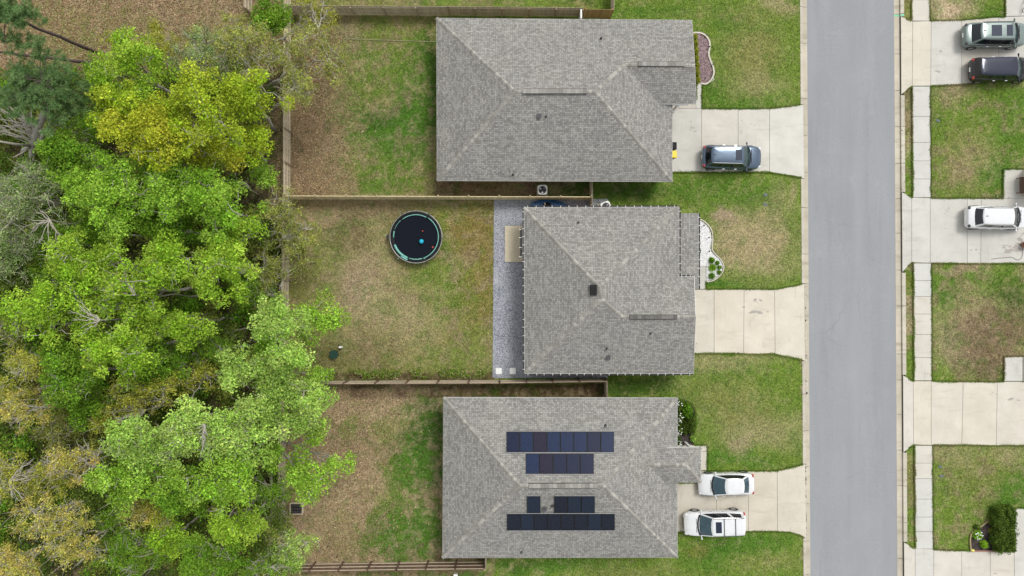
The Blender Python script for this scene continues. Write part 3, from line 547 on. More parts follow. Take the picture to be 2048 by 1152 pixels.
capline(h1, ((A, R1), (D, R1), (R1, R2), (Cc, R2), (J, R2), (J, G)), 1)
ridge_vent(h1, onp(1045, 183, Nf), onp(1174, 183, Nf)); ridge_vent(h1, onp(1276, 128, Nf), onp(1368, 128.5, Nf))
fb = MB(); fascia(fb, [Cc, D]); fascia(fb, [D, A]); fascia(fb, [A, B]); fascia(fb, [B, G]); fascia(fb, [G, Eg]); fascia(fb, [Eg, V2]); fascia(fb, [D2, Cc])
fb.build('fascia', MT['white'], h1)
sf = MB(); sf.prism([(x0 + .1, y0 + .1), (x1 - .1, y0 + .1), (x1 - .1, y1 - .2), (x0 + .1, y1 - .2)], 2.62, 2.66); sf.prism([(x1 - .005, Eg.y + .02), (G.x - .1, Eg.y + .02), (G.x - .35, y1 - .3), (x1 - .09, y1 - .3)], 2.62, 2.66); sf.build('soffit', MT['white'], h1)
vent_pipe(h1, onp(1202, 77, Nf)); vent_pipe(h1, onp(1078, 233, Sf), square=True); vent_pipe(h1, onp(1092, 233, Sf)); vent_pipe(h1, onp(1026, 349, Sf), .05, .25)
ex = P(1384, 100, E).x - .5
walls(h1, [(x0 + .45, y0 + .45, x1 - .45, y1 - .45), (x1 - .46, P(0, 168, 0).y + 1.2, ex, y1 - .45)], 2.62)
garage(h1, x1 - .45, y0 + .9, y0 + 5.8); front_door(h1, x1 - .45, y0 + 7.4); window(h1, ex, y1 - 2.2, 1, 0, 1.8); [window(h1, x0 + .45, y0 + q, -1, 0) for q in (2, 5.5, 9)]; [window(h1, x0 + q, y0 + .45, 0, -1, .9) for q in (4, 10, 15)]; [window(h1, x0 + q, y1 - .45, 0, 1, .9) for q in (4, 9, 14)]
pc = MB(); pc.box(G.x - .75, Eg.y + .15, .02, G.x - .55, Eg.y + .35, 3.0); pc.build('porch_post', MT['white'], h1)
loc_children(h1)
# ---- bottom house
h3, x0, x1, y0, y1 = house_hip('house', 'gray shingle hip roof house with rows of solar panels on both slopes', (886, 795), (1355, 796), (885, 1116), (1355, 1115))
Nf = plane_fn((x0, y1, E), (0, -SL)); Sf = plane_fn((x0, y0, E), (0, SL)); Ef = plane_fn((x1, y0, E), (-SL, 0)); Wf = plane_fn((x0, y0, E), (SL, 0))
A = P(887, 795, E); B = P(1355, 796, E); Cc = P(1355, 1115, E); D = P(885, 1116, E); R1 = onp(1040, 971.5, Nf); R2 = onp(1206, 970.5, Nf)
rb = MB(); roof_face(rb, [A, B, R2, R1]); roof_face(rb, [D, Cc, R2, R1]); roof_face(rb, [A, D, R1]); roof_face(rb, [B, Cc, R2])
ez = 3.2; T1 = P(1322, 895, ez); T2 = P(1402, 895, ez); T3 = P(1402, 965, ez); T4 = P(1322, 965, ez); zr = ez + .55; Q2 = P(1371, 930, zr); Q1 = onp(1300, 930, Ef); Q1 = Vector((x1 - (zr - E) / SL, Q2.y, zr))
roof_face(rb, [T1, T2, Q2, Q1]); roof_face(rb, [T4, T3, Q2, Q1]); roof_face(rb, [T2, T3, Q2]); rb.build('roof', MT['shingle'], h3)
capline(h3, ((A, R1), (D, R1), (R1, R2), (B, R2), (Cc, R2), (Q1, Q2), (T2, Q2), (T3, Q2)), 10)
ridge_vent(h3, onp(1057, 971.3, Nf), onp(1195, 970.5, Nf))
fb = MB(); fascia(fb, [A, B, Cc, D], closed=True); fascia(fb, [T1, T2, T3, T4]); fb.build('fascia', MT['white'], h3)
sf = MB(); sf.prism([(x0 + .1, y0 + .1), (x1 - .1, y0 + .1), (x1 - .1, y1 - .2), (x0 + .1, y1 - .2)], 2.62, 2.66); sf.prism([(x1 - .005, T3.y + .02), (T3.x - .02, T3.y + .02), (T2.x - .02, T2.y - .02), (x1 - .005, T2.y - .02)], 3.0, 3.04); sf.build('soffit', MT['white'], h3)
vent_pipe(h3, onp(1211, 851, Nf)); vent_pipe(h3, onp(1043, 1104, Sf), .05, .25); vent_pipe(h3, onp(1089, 1017, Sf), square=True); vent_pipe(h3, onp(1105, 1012, Sf))
walls(h3, [(x0 + .45, y0 + .45, x1 - .45, y1 - .45)], 2.62)
garage(h3, x1 - .45, y0 + .9, y0 + 5.6); front_door(h3, x1 - .45, y0 + 7.2); window(h3, x1 - .45, y1 - 2.4, 1, 0, 1.8); [window(h3, x0 + .45, y0 + q, -1, 0) for q in (2, 5.5, 9.5)]; [window(h3, x0 + q, y0 + .45, 0, -1, .9) for q in (4, 10, 14)]
pc = MB(); pc.box(T3.x - .55, T3.y + .25, .02, T3.x - .35, T3.y + .45, 3.0); pc.build('porch_post', MT['white'], h3); pc = MB(); pc.box(T3.x - .55, T2.y - .45, .02, T3.x - .35, T2.y - .25, 3.0); pc.build('porch_post', MT['white'], h3)
def panels(fn, xa, xb, n, ya, yb, mats, skip=()):
    for i in range(n):
        if i in skip: continue
        up = lambda p: p + Vector((0, 0, .11))
        l = xa + (xb - xa) * i / n + .35; r_ = xa + (xb - xa) * (i + 1) / n - .35
        q = [up(onp(l, yb, fn)), up(onp(r_, yb, fn)), up(onp(r_, ya, fn)), up(onp(l, ya, fn))]
        w1 = (q[1] - q[0]).length; hh = (q[3] - q[0]).length; nn = (q[1] - q[0]).cross(q[3] - q[0]).normalized()
        m = MB(); fr = .03; X = (q[1] - q[0]).normalized(); Yv = (q[3] - q[0]).normalized()
        cor = [q[0] + X * fr + Yv * fr, q[1] - X * fr + Yv * fr, q[2] - X * fr - Yv * fr, q[3] + X * fr - Yv * fr]
        f_ = MB(); low = [p - nn * .045 for p in q]
        f_.mesh(q + low + cor, [(0, 1, 9, 8), (1, 2, 10, 9), (2, 3, 11, 10), (3, 0, 8, 11), (0, 4, 5, 1), (1, 5, 6, 2), (2, 6, 7, 3), (3, 7, 4, 0), (7, 6, 5, 4)])
        f_ = f_.build('solar_panel', MT['black'], h3)
        m.face([p - nn * .006 for p in cor], uv=[(0, 0), (w1, 0), (w1, hh), (0, hh)]); m.build('cells', MT[mats[i % len(mats)]], f_)
def rails(fn, xa, xb, ys):
    m = MB()
    for y in ys: m.beam(onp(xa, y, fn) + Vector((0, 0, .045)), onp(xb, y, fn) + Vector((0, 0, .045)), .05, .05)
    m.build('mounting_rail', MT['steel'], h3)
panels(Nf, 1013, 1228, 8, 863, 903.5, ['sol_navy', 'sol_blue', 'sol_purple', 'sol_blue', 'sol_blue', 'sol_blue', 'sol_navy', 'sol_blue'])
panels(Nf, 1051.5, 1187.5, 5, 906.5, 947, ['sol_blue', 'sol_purple', 'sol_navy', 'sol_navy', 'sol_navy'])
panels(Sf, 1054, 1189.5, 5, 992, 1025.5, ['sol_slate', '', 'sol_black', 'sol_slate', 'sol_slate'], skip=(1,))
panels(Sf, 1014, 1229.5, 8, 1027.5, 1060, ['sol_black', 'sol_slate', 'sol_black', 'sol_black', 'sol_black', 'sol_black', 'sol_slate', 'sol_black'])
rails(Nf, 1012.5, 1228.5, (862, 904.8)); rails(Nf, 1051, 1188, (905.6, 948)); rails(Sf, 1054, 1080, (991,)); rails(Sf, 1109, 1190, (991,)); rails(Sf, 1013.5, 1230, (1026.5, 1061))
loc_children(h3)
# ---- middle house
h2, x0, x1, y0, y1 = house_hip('house', 'squarish gray shingle house with dark gutters, white hangers and a black roof vent box', (1048, 414), (1358, 413), (1048, 747), (1358, 747))
Nf = plane_fn((x0, y1, E), (0, -SL)); Sf = plane_fn((x0, y0, E), (0, SL)); Ef = plane_fn((x1, y0, E), (-SL, 0))
A = P(1048, 415, E); B = P(1358, 414, E); Cc = P(1387, 747, E); D = P(1049, 747, E); A1 = onp(1199, 574, Nf); A2 = onp(1203, 598, Sf); A1.z = A2.z = max(A1.z, A2.z); A1 = P(1199, 574, A1.z); A2 = P(1203, 598, A2.z)
J = onp(1246, 634, Sf); G = onp(1391.5, 634, Sf); gn = plane_fn((0, J.y, J.z), (0, -SL)); Vv = onp(1357, 527, Ef); Kx = P(1358, 553, gn(P(0, 553, 3.3))); Ge = P(1388, 553, Kx.z); Ve = P(1358, 527, E)
zk = gn(P(1358, 553, 3.3)); Vj = Vector((x1, 0, 0)); Vj.y = J.y + (J.z - E) / SL; Vj.z = E; Vj.y = min(Vj.y, P(0, 520, E).y); Vt = Vector((x1, Vj.y, gn((0, Vj.y))))
yk = P(0, 553, zk).y; Kp = Vector((x1, yk, zk)); Gp = Vector((P(1388.5, 553, zk).x, yk, zk))
Kp = Vector((x1, P(0, 553, E).y, E)); Gp = Vector((P(1388.5, 553, E).x, Kp.y, E)); Vt = Kp; yk = Kp.y; zk = E
rb = MB(); roof_face(rb, [A, B, A1]); roof_face(rb, [A, A1, A2, D]); roof_face(rb, [D, A2, J, G, Cc]); roof_face(rb, [B, A1, A2, J, Kp]); roof_face(rb, [J, Kp, Gp, G]); rb.build('roof', MT['shingle'], h2)
capline(h2, ((A, A1), (D, A2), (A1, A2), (B, A1), (J, A2), (J, G)), 20)
ridge_vent(h2, onp(1259, 634, Sf), onp(1354, 634, Sf), dark=True, wd=.3)
pz1, pz0 = 2.68, 2.42; pr = MB(); q = [P(1359.5, 427, pz1), P(1397, 426, pz0), P(1397, 579, pz0), P(1359.5, 579, pz1)]; q[0].x = q[3].x = x1 - .1; roof_face(pr, q); low = [p - Vector((0, 0, .12)) for p in q]; pr.mesh(q + low, [(0, 1, 5, 4), (1, 2, 6, 5), (2, 3, 7, 6)]); pr.build('porch_roof', MT['shingle'], h2)
fb = MB(); fascia(fb, [Vector((x1, Vt.y, E)), B, A, D, Cc]); fascia(fb, [Cc, G, Gp, Kp]); fb.build('fascia', MT['white'], h2)
# box vent
ap = onp(1186.5, 580, plane_fn((x0, 0, E), ((A1.z - E) / (A1.x - x0), 0))); m = MB(); m.box(ap.x - .25, ap.y - .40, ap.z - .25, ap.x + .25, ap.y - .015, ap.z + .22); m.box(ap.x - .25, ap.y + .015, ap.z - .25, ap.x + .25, ap.y + .40, ap.z + .22); m.box(ap.x - .21, ap.y - .37, ap.z - .2, ap.x + .21, ap.y + .37, ap.z + .2); m.build('roof_vent', MT['black'], h2)
for x, y, f in ((1157, 445, Nf), (1301, 667, Sf), (1214, 697, Sf)): vent_pipe(h2, onp(x, y, f))
vent_pipe(h2, onp(1216, 715, Sf), square=True)
def gutter(a, b_, out, n):
    a = Vector(a); b_ = Vector(b_); o = Vector(out); m = MB(); dz = Vector((0, 0, -.06))
    m.beam(a + o * .06 + dz * 1.2, b_ + o * .06 + dz * 1.2, .10, .02, 0); m.beam(a + o * .008 + dz * .5, b_ + o * .008 + dz * .5, .012, .10, 1); m.beam(a + o * .115 + dz * .6, b_ + o * .115 + dz * .6, .014, .10, 0)
    g = m.build('gutter', [MT['gutter'], MT['white']], h2)
    for i in range(n):
        p = a + (b_ - a) * ((i + .5) / n + random.uniform(-.004, .004)); c = MB(); t = (b_ - a).normalized()
        c.beam(p + o * -.02 + Vector((0, 0, .008)), p + o * .14 + Vector((0, 0, .008)), .045, .014); c.build('gutter_hanger', MT['hanger'], g)
gutter(A, B, (0, 1, 0), 19); gutter(D, A, (-1, 0, 0), 20); gutter(D, Cc, (0, -1, 0), 21); gutter(Vector((x1, P(0, 553, E).y, E + .02)), B, (1, 0, 0), 8); gutter(P(1397, 579, pz0), P(1397, 426, pz0), (1, 0, 0), 9); gutter(Vector((x1 + .05, yk, zk)), Gp - Vector((.15, 0, 0)), (0, 1, 0), 3)
walls(h2, [(x0 + .45, y0 + .45, x1 - .45, y1 - .45), (x1 - .46, y0 + .45, Gp.x - .4, yk - .5)], 2.55)
garage(h2, Gp.x - .4, y0 + 1.0, y0 + 5.9); front_door(h2, x1 - .45, yk + .8); window(h2, x1 - .45, y1 - 2.6, 1, 0, 1.8); [window(h2, x0 + .45, y0 + q, -1, 0) for q in (2.2, 5.2)]; [window(h2, x0 + q, y1 - .45, 0, 1, .9) for q in (3, 8)]
sd_ = MB(); sd_.box(x0 + .37, P(0, 500).y, .05, x0 + .44, P(0, 470).y, 2.1); sd_.build('patio_door', MT['houseglass'], h2)
for yy in (P(0, 440).y, P(0, 500).y, P(0, 566).y): xx = P(1390, 0, 2.6).x; pc = MB(); pc.box(xx - .1, yy - .1, .02, xx + .1, yy + .1, 2.38); pc.build('porch_post', MT['white'], h2)
loc_children(h2)
house_rects = [(873, 36, 1345, 362), (1345, 36, 1392, 207), (887, 795, 1355, 1115), (1322, 893, 1402, 965), (1048, 413, 1390, 747)]

# small patio awning rail beside the middle house + patio slab and stepping slabs
b = MB(); b.prism([(p.x, p.y) for p in (P(1010, 524), P(1055, 524), P(1055, 452), P(1010, 452))], 0, .1); tag(b.build('patio_slab', MT['slab']), 'tan concrete patio slab in the blue gray gravel behind the middle house', 'patio')
for (x, y), lb in (((997.5, 742), 'square white stepping slab on the gravel nearest the brown lawn'), ((1025.5, 742), 'square white stepping slab on the gravel nearest the house wall')):
    p = P(x, y); b = MB(); b.box(p.x - .25, p.y - .25, .02, p.x + .25, p.y + .25, .07); tag(b.build('stepping_slab', MT['white']), lb, 'paving slab', 'stepping slabs in the gravel')
aw = empty('patio_awning', P(1043, 485, 0), 0, 'narrow dark slatted patio cover with white brackets beside the middle house back wall', 'awning')
m = MB()
for i, (ya, yb) in enumerate(((456, 457.5), (459.5, 474.5), (476, 494), (495.5, 512.5))):
    a = P(1042, ya, 2.5); c = P(1042, yb, 2.5); m.box(a.x - .07, c.y, 2.45, a.x + .07, a.y, 2.5)
m.build('slat', MT['gutter'], aw)
m = MB()
for y in (458.5, 475.2, 494.8, 513.5):
    a = P(1041, y, 2.52); m.box(a.x - .12, a.y - .02, 2.5, a.x + .35, a.y + .02, 2.53)
m.build('bracket', MT['white'], aw)
m = MB(); a = P(1043.5, 458, 2.5); c = P(1043.5, 514, 2.5); m.box(a.x + .0, c.y, 2.44, a.x + .04, a.y, 2.49); m.build('rail', MT['white'], aw); loc_children(aw)

# ------------------------------------------------------------------ fences
def fence(name, label, pts, out, mat, dark=False, hgt=1.83, bay=2.42, group=None):
    """pts: base polyline in photo pixels at the ground; pickets stand on side `out` (+1 left of travel)"""
    w0 = [P(x, y) for x, y in pts]; root = empty(name, tuple(w0[0]), 0, label, 'fence', group)
    pk = MB(); rl = [MB(), MB(), MB()]; posts = []
    for a, c in zip(w0[:-1], w0[1:]):
        d = (c - a); L = d.length; d.normalize(); nrm = Vector((-d.y, d.x, 0)) * out; n = max(1, round(L / .145))
        for i in range(n):
            t = L * (i + .5) / n; v = random.uniform(.80, 1.15); p = a + d * t + nrm * .045; hh = hgt + random.uniform(-.012, .012)
            M = Matrix.Translation(p) @ Matrix.Rotation(math.atan2(d.y, d.x), 4, 'Z'); w2 = L / n / 2 - .004
            pk.box(-w2, -.009, .02, w2, .009, hh, 0, (v, v * random.uniform(.97, 1.0), v * random.uniform(.92, 1.0)), M)
        nb = max(1, round(L / bay))
        for i in range(nb + 1):
            p = a + d * (L * i / nb) - nrm * .06; posts.append((p, d))
        for k, z in enumerate((.30, .95, 1.62)):
            for i in range(nb):
                v = random.uniform(.9, 1.2); rl[k].beam(a + d * (L * i / nb + .05) - nrm * .0 + Vector((0, 0, z)), a + d * (L * (i + 1) / nb - .05) + Vector((0, 0, z + random.uniform(-.02, .02))), .045, .09, 0, (v, v, v))
    pk.build('picket_panel', MT[mat], root, color=True)
    for r_ in rl: r_.build('rail', MT[mat if not dark else 'wood'], root, color=True)
    for p, d in posts:
        m = MB(); M = Matrix.Translation(p) @ Matrix.Rotation(math.atan2(d.y, d.x), 4, 'Z'); v = random.uniform(.6, .9); m.box(-.05, -.05, -.1, .05, .05, 1.8, 0, (v, v * .9, v * .85), M); m.build('post', MT[mat], root, color=True)
    loc_children(root); return root
G_ = 'wooden privacy fences between the yards'
fence('wooden_fence', 'weathered privacy fence along the woods behind the top yard', [(582, 396), (582, 200), (584, -120)], 1, 'wood', group=G_)
fence('wooden_fence', 'weathered privacy fence along the woods behind the trampoline yard, mostly under branches', [(576, 762), (579, 560), (581, 398)], 1, 'wood', group=G_)
fence('wooden_fence', 'weathered privacy fence along the woods behind the bottom yard, beside the dark planter box', [(571, 1128), (572, 900), (576, 764)], 1, 'wood', group=G_)
fence('wooden_fence', 'weathered fence along the north edge of the top yard, rails facing the big house', [(584, 30), (900, 32), (1162, 34.5)], 1, 'wood', group=G_)
fence('wooden_fence', 'golden brown short fence run above the roof, boards facing the house', [(1166, 35), (1221, 36)], -1, 'warmwood', group=G_)
fence('wooden_fence', 'short fence run from the golden boards up to the top edge', [(1221, 36), (1220, -100)], -1, 'wood', group=G_)
fence('wooden_fence', 'pale yellow board fence between the top yard and the trampoline yard', [(583, 397), (1178, 399)], -1, 'wood_gold', group=G_)
fence('wooden_fence', 'gray topped short fence return joining the wall of the top house near the air conditioner', [(1179, 362), (1179, 415)], 1, 'wood', group=G_)
fence('wooden_fence', 'dark low looking fence between the trampoline yard and the solar panel house', [(577, 762), (1000, 760), (1208, 757)], -1, 'redwood', dark=True, group=G_)
fence('wooden_fence', 'short dark fence return from the middle gravel strip to the solar panel house', [(1208, 757), (1208, 790)], 1, 'wood', group=G_)
fence('wooden_fence', 'dark stained fence with pale rails along the bottom edge of the picture', [(575, 1126), (800, 1123), (971, 1121)], -1, 'redwood', dark=True, group=G_)
fence('wooden_fence', 'short fence return joining the lower left corner of the solar panel house', [(972, 1122), (972, 1096)], -1, 'wood', group=G_)
fence('wooden_fence', 'thin gray fence end in the leaf littered yard at the top left', [(506, 32), (505, -120)], 1, 'wood', group=G_)
b = MB(); p = P(1158, 36, 0); b.box(p.x - .06, p.y - .75, 0, p.x + .06, p.y - .02, 1.85); tag(b.build('gate_board', MT['white']), 'narrow white gate panel between the golden fence and the roof edge', 'gate')
# old timber edging in the top yard
b = MB(); b.beam(P(693, 78, .01), P(878, 84, .01), .05, .06, 0, (.6, .62, .5)); b.beam(P(692, 28, .01), P(692, 78, .01), .05, .06, 0, (.6, .62, .5)); tag(b.build('garden_edging', MT['wood'], color=True), 'faint thin timber garden edging lying in the grass of the top yard', 'edging')

#@@PART2@@
# ------------------------------------------------------------------ cars
def interp(x, xs_, ys_): return float(np.interp(x, xs_, ys_))
def car(name, label, cat, px, py, heading, L, W, Hh, prof, body_mat, roof_mat=None, wind='wind', face=1, sunroof=None, rails=None, bars=False, group='cars parked on the driveways', rear_red=True, z_ref=.9, split=None, plate=None, taper=.74, belt=1.03, grille='black', windmat2=None, glassroof=False):
    """prof: body top heights along x (0 = rear bumper, 1 = nose) ; wb/wt: windscreen base/top, rt/rb: roof rear / rear glass base (fractions of L)"""
    p = P(px, py, z_ref); root = empty(name, (p.x, p.y, 0.035), R(heading), label, cat, group)
    top, wb, wt, rt, rbk = prof
    X = lambda f: (f - .5) * L
    hw = W / 2
    # body
    st = [0, .008, .022, .05, .09, .14, .2, .28, .36, .44, .52, .60, .68, .74, .80, .86, .91, .95, .978, .992, 1]
    wf = lambda f: hw * interp(f, [0, .008, .022, .05, .10, .2, .8, .88, .94, .972, .99, 1], [.62, .75, .85, .93, .975, 1, 1, .975, .915, .82, .68, .50])
    mb = MB(); vs = []; rows = 0
    for f in st:
        w_ = wf(f); zt = interp(f, top[0], top[1]); zb = interp(f, [0, .03, .1, .9, .97, 1], [.42, .30, .22, .22, .27, .38]); x = X(f)
        half = [(0, zb), (.80, zb), (.965, zb + .06), (1.0, zb + .38 * (zt - zb)), (.992, zb + .62 * (zt - zb)), (.955, zb + .86 * (zt - zb)), (.90, zt - .035), (.80, zt + .005), (.45, zt + .03), (0, zt + .04)]
        ring = [(w_ * a, z) for a, z in half] + [(-w_ * a, z) for a, z in half[-2:0:-1]]
        vs += [(x, y, z) for y, z in ring]; rows += 1
    n = len(ring); fs = []
    for i in range(rows - 1):
        for j in range(n): fs.append((i * n + j, (i + 1) * n + j, (i + 1) * n + (j + 1) % n, i * n + (j + 1) % n))
    fs += [tuple(range(n)), tuple(range((rows - 1) * n, rows * n))[::-1]]
    mb.mesh(vs, fs); body = mb.build('body', body_mat, root, smooth=True)
    sm = body.modifiers.new('smooth', 'SUBSURF'); sm.levels = 1; sm.render_levels = 1
    # cabin
    wbz, rz = belt, Hh - .05; w0 = hw * .90; w1 = hw * taper
    def ring(t):
        z = wbz + (rz - wbz) * t; w_ = w0 + (w1 - w0) * (max(t, 0) ** .9); xf = X(wb) + (X(wt) - X(wb)) * t; xr = X(rbk) + (X(rt) - X(rbk)) * t
        pts = []; bow = .20 - .08 * t
        for u in (0, .045, .25, .5, .75, .955, 1): y = w_ * (1 - 2 * u); pts.append((xf - bow * (1 - 2 * u) ** 2 * 1.0 + bow * .0, y, z))
        sp = split or (0, .03, .34, .39, .66, .71, .94, 1)
        xa = pts[-1][0]; xb = xr + .10
        for u in sp[1:-1]: pts.append((xa + (xb - xa) * u, -w_ * (1 - .10 * u ** 3) - .02 * math.sin(math.pi * u), z))
        wr = w_ * .90
        for u in (0, .05, .25, .5, .75, .95, 1): y = -wr * (1 - 2 * u); pts.append((xr + .10 * (1 - 2 * u) ** 2, y, z))
        for u in sp[1:-1][::-1]: pts.append((xa + (xb - xa) * u, w_ * (1 - .10 * u ** 3) + .02 * math.sin(math.pi * u), z))
        return pts
    lev = [-.25, .04, .90, 1.0]; rg = [ring(t) for t in lev]; n = len(rg[0])
    parts = {k: MB() for k in ('cabin_frame', 'windscreen', 'side_window_a', 'side_window_b', 'rear_window')}
    nS = 6
    for r_ in range(3):
        for j in range(n):
            k = (j + 1) % n; q = [rg[r_][j], rg[r_][k], rg[r_ + 1][k], rg[r_ + 1][j]]
            key = 'cabin_frame'
            if r_ == 1:
                if 1 <= j <= 4: key = 'windscreen'
                elif 6 <= j < 13:
                    if (j - 6) % 2 == 1: key = 'side_window_a'
                    elif j in (6, 12): key = 'cabin_frame'
                    else: key = 'pillar_a'
                elif 14 <= j <= 17: key = 'rear_window'
                elif 19 <= j < 26:
                    if (j - 19) % 2 == 1: key = 'side_window_b'
                    elif j in (19, 25): key = 'cabin_frame'
                    else: key = 'pillar_b'
            if key.startswith('pillar'): parts.setdefault('pillars%d' % j, MB()).face(q[::-1])
            else: parts[key].face(q[::-1])
    rm = roof_mat or body_mat
    for k, m in parts.items():
        nm = 'window_pillar' if k.startswith('pillars') else {'side_window_a': 'side_window', 'side_window_b': 'side_window'}.get(k, k)
        mt = {'cabin_frame': body_mat, 'windscreen': MT[wind], }.get(k, MT['glass'])
        if k.startswith('pillars'): mt = MT['black'] if split is None else body_mat
        if k == 'rear_window' and windmat2: mt = MT[windmat2]
        m.build(nm, mt, root, smooth=False)
    # roof panel with crown
    cx = (X(wt) + X(rt)) / 2; mb = MB(); vs = list(rg[3]); cr = [(1, 0), (.94, .022), (.75, .038), (.4, .048)]
    vs = []
    for s_, dz in cr: vs += [(cx + (p_[0] - cx) * (s_ + (1 - s_) * .3), p_[1] * s_, rz + dz) for p_ in rg[3]]
    vs.append((cx, 0, rz + .05)); fs = []
    for i in range(3):
        for j in range(n): fs.append((i * n + j, i * n + (j + 1) % n, (i + 1) * n + (j + 1) % n, (i + 1) * n + j)[::-1])
    for j in range(n): fs.append((3 * n + j, 3 * n + (j + 1) % n, 4 * n)[::-1])
    mb.mesh(vs, fs); mb.build('roof', rm, root, smooth=True)
    if sunroof:
        for a, c in sunroof:
            m = MB(); m.box(X(a), -w1 * .60, Hh - .02, X(c), w1 * .60, Hh + .012); g_ = m.build('sunroof', MT['sunglass'], root); bv = g_.modifiers.new('b', 'BEVEL'); bv.width = .05; bv.segments = 3; bv.affect = 'EDGES'
    if rails:
        for s_ in (1, -1):
            m = MB(); a = X(rt + .02); c = X(wt - .02); m.tube([(a, s_ * w1 * .93, Hh - .03), (a + .12, s_ * w1 * .93, Hh + .03), (c - .12, s_ * w1 * .95, Hh + .03), (c, s_ * w1 * .95, Hh - .03)], .022, 6); m.build('roof_rail', MT[rails], root)
        if bars:
            for f in bars: m = MB(); m.beam((X(f), -w1 * .93, Hh + .035), (X(f), w1 * .93, Hh + .035), .05, .03); m.build('cross_bar', MT['dgrey'], root)
    # wheels
    wr = .345 if Hh > 1.55 else .325
    for fx in (.165, .80):
        for s_ in (1, -1):
            wh = MB(); x = X(fx); y0 = s_ * (hw - .235); y1 = s_ * (hw + .012)
            k = 24; vs = []
            for rr, yy in ((wr * .6, y1 - s_ * .02), (wr * .93, y1), (wr, y1 - s_ * .03), (wr, y0), (wr * .6, y0)):
                vs += [(x + rr * math.cos(2 * math.pi * j / k), yy, wr + rr * math.sin(2 * math.pi * j / k)) for j in range(k)]
            fs = [(i * k + j, i * k + (j + 1) % k, (i + 1) * k + (j + 1) % k, (i + 1) * k + j) for i in range(4) for j in range(k)]
            wh.mesh(vs, fs); W0 = wh.build('wheel', MT['rubber'], root, smooth=True)
            rm_ = MB(); vs = [(x, y1 - s_ * .015, wr)] + [(x + wr * .62 * math.cos(2 * math.pi * j / 20), y1 - s_ * .02, wr + wr * .62 * math.sin(2 * math.pi * j / 20)) for j in range(20)]
            rm_.mesh(vs, [(0, 1 + j, 1 + (j + 1) % 20) for j in range(20)]); 
            rm_.build('rim', MT['rim'], W0)
            ar = MB(); k2 = 16; vs = []
            for rr, yy in ((wr + .085, hw + .004), (wr + .02, hw + .008), (wr + .02, hw - .2)):
                vs += [(x + rr * math.cos(math.pi * j / k2), s_ * yy, wr + rr * math.sin(math.pi * j / k2)) for j in range(k2 + 1)]
            ar.mesh(vs, [(i * (k2 + 1) + j, i * (k2 + 1) + j + 1, (i + 1) * (k2 + 1) + j + 1, (i + 1) * (k2 + 1) + j) for i in range(2) for j in range(k2)]); ar.build('wheel_arch', MT['dgrey'], root)
    # mirrors, lamps, handles, shut lines, wipers, plate
    for s_ in (1, -1):
        m = MB(); m.sphere((X(wb) - .28, s_ * (hw + .11), belt + .03), .12, sc=(.55, 1, .7)); m.beam((X(wb) - .24, s_ * (hw - .12), belt - .0), (X(wb) - .26, s_ * (hw + .05), belt + .02), .06, .05); m.build('mirror', roof_mat or body_mat, root, smooth=True)
        zt = interp(.965, top[0], top[1]); m = MB(); m.sphere((X(.955), s_ * hw * .74, zt - .10), .2, sc=(1.0, .75, .42)); m.build('headlight', MT['lens'], root, smooth=True)
        zt = interp(.03, top[0], top[1]); m = MB(); m.sphere((X(.028), s_ * hw * .74, zt - .10), .16, sc=(.7, 1.0, .75)); m.build('tail_light', MT['red' if rear_red else 'dgrey'], root, smooth=True)
        for fx in (.36, .56):
            m = MB(); m.beam((X(fx) - .1, s_ * (hw + .006), .86), (X(fx) + .1, s_ * (hw + .006), .86), .035, .03); m.build('door_handle', MT['chrome'] if Hh > 1.55 else body_mat, root)
    m = MB()
    for fx in (.30, .505, .695):
        for s_ in (1, -1): m.beam((X(fx), s_ * (hw * 1.001), .40), (X(fx), s_ * (hw * .985), .80), .012, .012)
    m.build('door_seam', MT['black'], root)
    zt = interp(.985, top[0], top[1]); m = MB(); m.box(X(1) - .05, -hw * .45, .42, X(1) + .015, hw * .45, zt - .16); m.build('grille', MT[grille], root)
    m = MB(); m.box(X(0) - .012, -.18, .62, X(0) + .05, .18, .76); m.build('number_plate', MT['white'], root)
    m = MB(); zt = interp(wb + .02, top[0], top[1])
    m.beam((X(wb) + .12, -hw * .5, zt + .055), (X(wb) + .12, -hw * .02, zt + .06), .02, .02); m.beam((X(wb) + .12, hw * .05, zt + .06), (X(wb) + .12, hw * .6, zt + .055), .02, .02); m.build('wiper', MT['black'], root)
    # cowl between bonnet and windscreen
    m = MB(); k = 8; vs = []
    for i in range(k + 1):
        y = -w0 * .93 + 2 * w0 * .93 * i / k; u = y / w0; xf = X(wb) - .2 * u * u
        zt = interp((xf / L + .5), top[0], top[1]); vs += [(xf - .04, y, zt + .046 - abs(u) ** 6 * .02), (xf + .085, y, zt + .046 - abs(u) ** 6 * .03)]
    m.mesh(vs, [(2 * i, 2 * i + 1, 2 * i + 3, 2 * i + 2) for i in range(k)]); m.build('cowl', MT['black'], root)
    # bonnet crease lines
    m = MB(); zt = lambda f: interp(f, top[0], top[1])
    for s_ in (1, -1): m.tube([(X(wb) + .05, s_ * hw * .62, zt(wb + .01) + .012), (X(.90), s_ * hw * .55, zt(.90) + .012), (X(.955), s_ * hw * .42, zt(.955) + .010)], .014, 5)
    m.build('bonnet_crease', body_mat, root, smooth=True)
    if plate:
        m = MB(); m.tube([(X(rt) + .35, 0, Hh), (X(rt) + .25, 0, Hh + .06), (X(rt) + .18, 0, Hh + .0)], .02, 6); m.build('aerial_fin', MT['dgrey'], root)
    return root
MT['sunglass'] = m_glass('sunroof_glass', (.012, .02, .042), .12)
